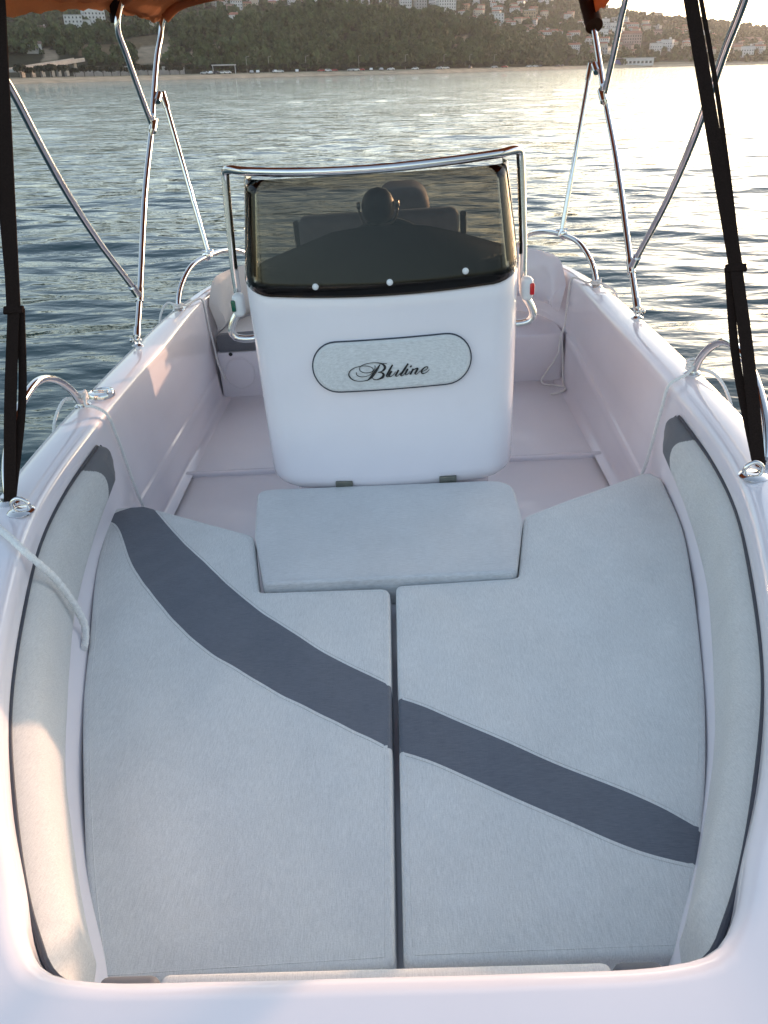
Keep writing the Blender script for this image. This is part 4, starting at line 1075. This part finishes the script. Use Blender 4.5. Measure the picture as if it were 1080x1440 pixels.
# the larger houses, each with its parts
def big_house(px, py, wd, dp, h, rh, kind, wall, roof, label, d=None, yaw=0, wing=None):
    hr = hit(px, py); p, dd, t = hr
    e = bpy.data.objects.new('house', None); COL.objects.link(e); e.location = p; e.rotation_euler.z = -R(t)+yaw
    tag(e, label, 'house')
    mb = MB(); mb.box((0, 0, h/2-2), (wd, dp, h+4))
    if wing: mb.box((wing[0], wing[1], wing[4]/2-2), (wing[2], wing[3], wing[4]+4))
    wl = mb.build('wall', WALL[wall], None, 0); wl.parent = e
    v, f = roof_geo(wd, dp, h, rh, kind); mb = MB().add([(a, b, c+.004) for a, b, c in v], f)
    if wing:
        v, f = roof_geo(wing[2], wing[3], wing[4], rh*.7, kind); mb.add([(a+wing[0], b+wing[1], c+.004) for a, b, c in v], f)
    rf = mb.build('roof', roof, None, 0); rf.parent = e
    if kind != 'flat':
        ch = MB().box((wd*.2, .8, h+rh*.85), (.8, .8, 1.8)).build('chimney', WALL[wall], None, 0); ch.parent = rf
    for q in win_spots(wd, dp, h):
        if q[3] == 'y' and q[1] > 0: continue
        mb = MB(); win_box(mb, q); o = mb.build('window', M['pane'], None, 0); o.parent = e
    return e
big_house(105, 40, 15, 10, 9, 0, 'flat', 'white', M['concrete'], 'white flat-roofed house with a lower wing, left of the steel tube under the canopy', wing=(10, 1, 8, 8, 5.5))
big_house(133, 34, 18, 11, 11, 0, 'flat', 'white', M['concrete'], 'tall white apartment block on the left slope below the canopy edge', yaw=.25)
big_house(60, 53, 14, 9, 6, 2.2, 'hip', 'white', M['tileb'], 'white house with a grey-brown roof right of the left black strap')
big_house(212, 41, 17, 11, 8.6, 2.6, 'hip', 'cream', M['tile'], 'cream villa with a tiled roof left of the upright canopy tube', yaw=-.1)
big_house(49, 74, 9, 7, 4.2, 1.5, 'gable', 'white', M['tileb'], 'small white cottage above the road bridge')
big_house(330, 31, 16, 10, 5.6, 2.4, 'hip', 'white', M['tile'], 'white farmhouse with a red hipped roof alone at the edge of the left woods')
big_house(627, 18, 20, 13, 15, 0, 'flat', 'white', M['concrete'], 'white tower block at the end of the hilltop row', yaw=.3)
big_house(698, 33, 16, 10, 9, 0, 'flat', 'white', M['concrete'], 'bright white flat-roofed villa right of the wooded hilltop', wing=(-8, 0, 7, 8, 6))
big_house(744, 34, 14, 12, 13, 0, 'flat', 'ochre', M['concrete'], 'square brown block in the village beyond the woods')
big_house(886, 70, 20, 14, 16, 3.0, 'gable', 'pink', M['tile'], 'large pink gabled building low on the headland', yaw=.3)
big_house(925, 26, 16, 10, 7, 2, 'hip', 'cream', M['tile'], 'lone cream villa on the skyline of the headland')

# ---- along the shore: road bridge, retaining wall, kiosk, long building, cars, lamp posts
def shore_pt(px, s, dz=0):
    t = az_of(px, 105); d = float(ds_(t))+s; return Vector((d*math.sin(R(t)), d*math.cos(R(t)), float(height(t, d))+dz)), t
def up_pt(px, py, s):
    t = az_of(px, py); d = float(ds_(t))+s; return Vector((d*math.sin(R(t)), d*math.cos(R(t)), EYE+d*math.tan(el_of(px, py))))
e = bpy.data.objects.new('road_bridge', None); COL.objects.link(e); a, b = up_pt(18, 100, 48), up_pt(112, 85, 70); e.location = a; e.location.z = 2.5; e['_loc'] = e.location[:]
tag(e, 'concrete road bridge on piers beside the beach at the far left', 'bridge')
mb = MB(); dv = (b-a); ang = math.atan2(dv.y, dv.x); L = dv.length
rotm = dv.to_track_quat('X', 'Z').to_matrix(); mb.box((a+b)/2, (L, 7, 1.1), 0, rot=rotm); 
dk = mb.build('deck', M['concrete'], None, 0); attach(dk, e)
for s_ in (-1, 1):
    mb = MB(); off_ = rotm @ Vector((0, s_*3.42, .95)); mb.box((a+b)/2+off_, (L, .15, .8), 0, rot=rotm); o = mb.build('parapet', M['concrete'], None, 0); attach(o, e)
for u in (.12, .26, .40, .54, .64, .76, .9):
    q = a.lerp(b, u); mb = MB(); mb.box((q.x, q.y, q.z/2-.6), (1.2, 4.5, q.z), 0, .1); o = mb.build('pier', M['concrete'], None, 0); attach(o, e)
def curved_wall(pts, th, name, label, cat, m):
    mb = MB(); n = len(pts)
    for i in range(n-1):
        (p, h0), (q, h1) = pts[i], pts[i+1]; d = (q-p); d.z = 0; nn = Vector((-d.y, d.x, 0)).normalized()*th/2
        zb = min(p.z, q.z)-2
        mb.add([p-nn+Vector((0, 0, -2)), q-nn+Vector((0, 0, -2)), q+nn+Vector((0, 0, -2)), p+nn+Vector((0, 0, -2)), p-nn+Vector((0, 0, h0)), q-nn+Vector((0, 0, h1)), q+nn+Vector((0, 0, h1)), p+nn+Vector((0, 0, h0))],
               [(0, 1, 5, 4), (2, 3, 7, 6), (4, 5, 6, 7), (1, 2, 6, 5), (3, 0, 4, 7)])
    o = mb.build(name, m, None, 0); loc = pts[0][0]; o.data.transform(Matrix.Translation(-loc)); o.location = loc; return tag(o, label, cat)
curved_wall([(shore_pt(x, 47)[0], h) for x, h in zip(range(104, 268, 12), [2.2, 2.8, 3.4, 3.8, 4.2, 4.4, 4.6, 4.6, 4.6, 4.4, 4.2, 4.2, 4.0, 4.0])], .6, 'retaining_wall', 'long pale retaining wall behind the beach trees on the left', 'wall', M['concrete'])
p, t = shore_pt(316, 27); e = bpy.data.objects.new('beach_shelter', None); COL.objects.link(e); e.location = p; e.rotation_euler.z = -R(t); e['_loc'] = (0, 0, 0)
tag(e, 'white open beach shelter with a flat roof among the promenade trees', 'shelter')
o = MB().box((0, 0, 4.6), (14.5, 4, .5), 0, .08).build('roof', WALL['white'], None, 0); o.parent = e
for x, y in ((-6.6, -1.6), (6.6, -1.6), (-6.6, 1.6), (6.6, 1.6)):
    o = MB().box((x, y, 2.1), (.35, .35, 4.6), 0, .03).build('post', WALL['white'], None, 0); o.parent = e
p, t = shore_pt(890, 30); e = bpy.data.objects.new('beach_hall', None); COL.objects.link(e); e.location = p; e.rotation_euler.z = -R(t); e['_loc'] = (0, 0, 0)
tag(e, 'long low white building with a blue end on the shore below the headland', 'building')
M['blue'] = simple('blue_paint', (.10, .11, .32), .6, nscale=.6)
o = MB().box((4, 0, 2.6), (30, 9, 7), 0).build('wall', WALL['white'], None, 0); o.parent = e
o = MB().box((-16.2, 0, 2.0), (10.3, 8.6, 5.6), 0).build('wall', M['blue'], None, 0); o.parent = e; o['label'] = 'blue end wall'
o = MB().box((-.5, 0, 6.35), (43, 10, .5), 0, .1).build('roof', WALL['grey'], None, 0); o.parent = e
for i in range(7):
    o = MB().box((-8+i*4, -4.5, 2.4), (2.4, .2, 2.2), 0).build('window', M['pane'], None, 0); o.parent = e
CARS = {k: simple('car_paint_'+k, c, .3, nscale=2, namp=.05) for k, c in dict(white=(.75, .75, .75), silver=(.45, .46, .48), red=(.35, .03, .03), dark=(.04, .045, .06), blue=(.06, .10, .25)).items()}
def car_mesh(k):
    prof = [(-2.1, .35), (-2.15, .75), (-1.9, .92), (-1.3, .98), (-.75, 1.45), (.85, 1.47), (1.45, 1.0), (1.95, .9), (2.1, .7), (2.1, .35)]
    mb = MB(); n = len(prof); mb.add([(x, -.85, z) for x, z in prof]+[(x, .85, z) for x, z in prof], [(i, (i+1) % n, n+(i+1) % n, n+i) for i in range(n)]+[tuple(range(n)), tuple(range(2*n-1, n-1, -1))], 0)
    for s in (-1, 1): mb.add([(x, s*.86, z) for x, z in [(-1.15, 1.02), (-.70, 1.40), (.80, 1.41), (1.25, 1.04)]], [(0, 1, 2, 3)], 1)
    for x in (-1.3, 1.3):
        for s in (-.8, .8): mb.lathe((x, s, .33), [(.2, -.1), (.33, -.1), (.33, .1), (.2, .1)], 14, 2, rot=Matrix.Rotation(R(90), 3, 'X'))
    o = mb.build('parked_car', [CARS[k], M['pane'], M['black']], None, smooth=30); me = o.data; bpy.data.objects.remove(o); return me
cmesh = {k: car_mesh(k) for k in CARS}
px = 288.0
while px < 800:
    k = rng.choice(['white', 'white', 'silver', 'dark', 'red', 'blue'], p=[.3, .2, .2, .15, .08, .07]); p, t = shore_pt(px, 23+rng.uniform(-.6, .6))
    o = bpy.data.objects.new('parked_car', cmesh[str(k)]); COL.objects.link(o); o.location = p; o.rotation_euler.z = -R(t)+rng.normal(0, .2)+(0 if rng.random() < .6 else R(90)); o.scale = (1.15,)*3
    tag(o, ('dark blue-black' if k == 'dark' else str(k))+' parked car in the line behind the beach under the trees', 'car', 'cars parked behind the beach')
    px += rng.choice([7, 9, 14, 24, 34])
for px in (348, 379, 431, 624, 660, 694, 505, 570):
    p, t = shore_pt(px, 40); m = MB(); m.tube([(0, 0, -.5), (0, 0, 8.4), (.3, 0, 8.9), (1.3, 0, 9.1)], [.12, .09, .07, .06], 8); m.box((1.5, 0, 9.1), (.8, .3, .16), 0, .03)
    o = m.build('street_lamp', M['steel'], None); o.location = p; tag(o, 'tall thin street lamp rising behind the promenade trees', 'street lamp', 'street lamps along the promenade')

# ---- air
hz = MB().box((0, 0, 58), (5400, 5400, 124)).build('haze', [], None, 0)
hm = bpy.data.materials.new('haze'); hm.use_nodes = True; hn = hm.node_tree; hn.nodes.remove(hn.nodes['Principled BSDF'])
pv_ = hn.nodes.new('ShaderNodeVolumePrincipled'); pv_.inputs['Color'].default_value = (.95, .95, .98, 1); pv_.inputs['Density'].default_value = .00008; pv_.inputs['Anisotropy'].default_value = .5
hn.links.new(pv_.outputs[0], hn.nodes['Material Output'].inputs['Volume']); hz.data.materials.append(hm); tag(hz, kind='stuff')
# ---- light
SUN_AZ, SUN_EL = 40.0, 5.6
world = bpy.data.worlds.new('World'); sc.world = world; world.use_nodes = True; nt = world.node_tree
sky = nt.nodes.new('ShaderNodeTexSky'); sky.sky_type = 'NISHITA'; sky.sun_disc = False; sky.sun_elevation = R(SUN_EL); sky.sun_rotation = R(SUN_AZ); sky.air_density = 1.0; sky.dust_density = 1.6; sky.ozone_density = 1.7
hs = nt.nodes.new('ShaderNodeHueSaturation'); hs.inputs['Saturation'].default_value = .72
nt.links.new(sky.outputs[0], hs.inputs['Color'])
bg = nt.nodes['Background']; bg.inputs['Strength'].default_value = .15; nt.links.new(hs.outputs[0], bg.inputs['Color'])
sun = bpy.data.lights.new('sun', 'SUN'); sun.energy = 1.0; sun.angle = R(.9); sun.color = (1, .60, .38); so_ = bpy.data.objects.new('sun', sun); COL.objects.link(so_)
dv = Vector((math.sin(R(SUN_AZ))*math.cos(R(SUN_EL)), math.cos(R(SUN_AZ))*math.cos(R(SUN_EL)), math.sin(R(SUN_EL)))); so_.rotation_euler = dv.to_track_quat('Z', 'Y').to_euler(); so_.location = (300, 600, 200)
sc.view_settings.view_transform = 'Standard'; sc.view_settings.look = 'None'; sc.view_settings.exposure = 2.06; sc.view_settings.gamma = 1
sc.cycles.max_bounces = 8; sc.cycles.transparent_max_bounces = 12; sc.cycles.use_denoising = True
for o in list(bpy.data.objects):
    if '_loc' in o: del o['_loc']
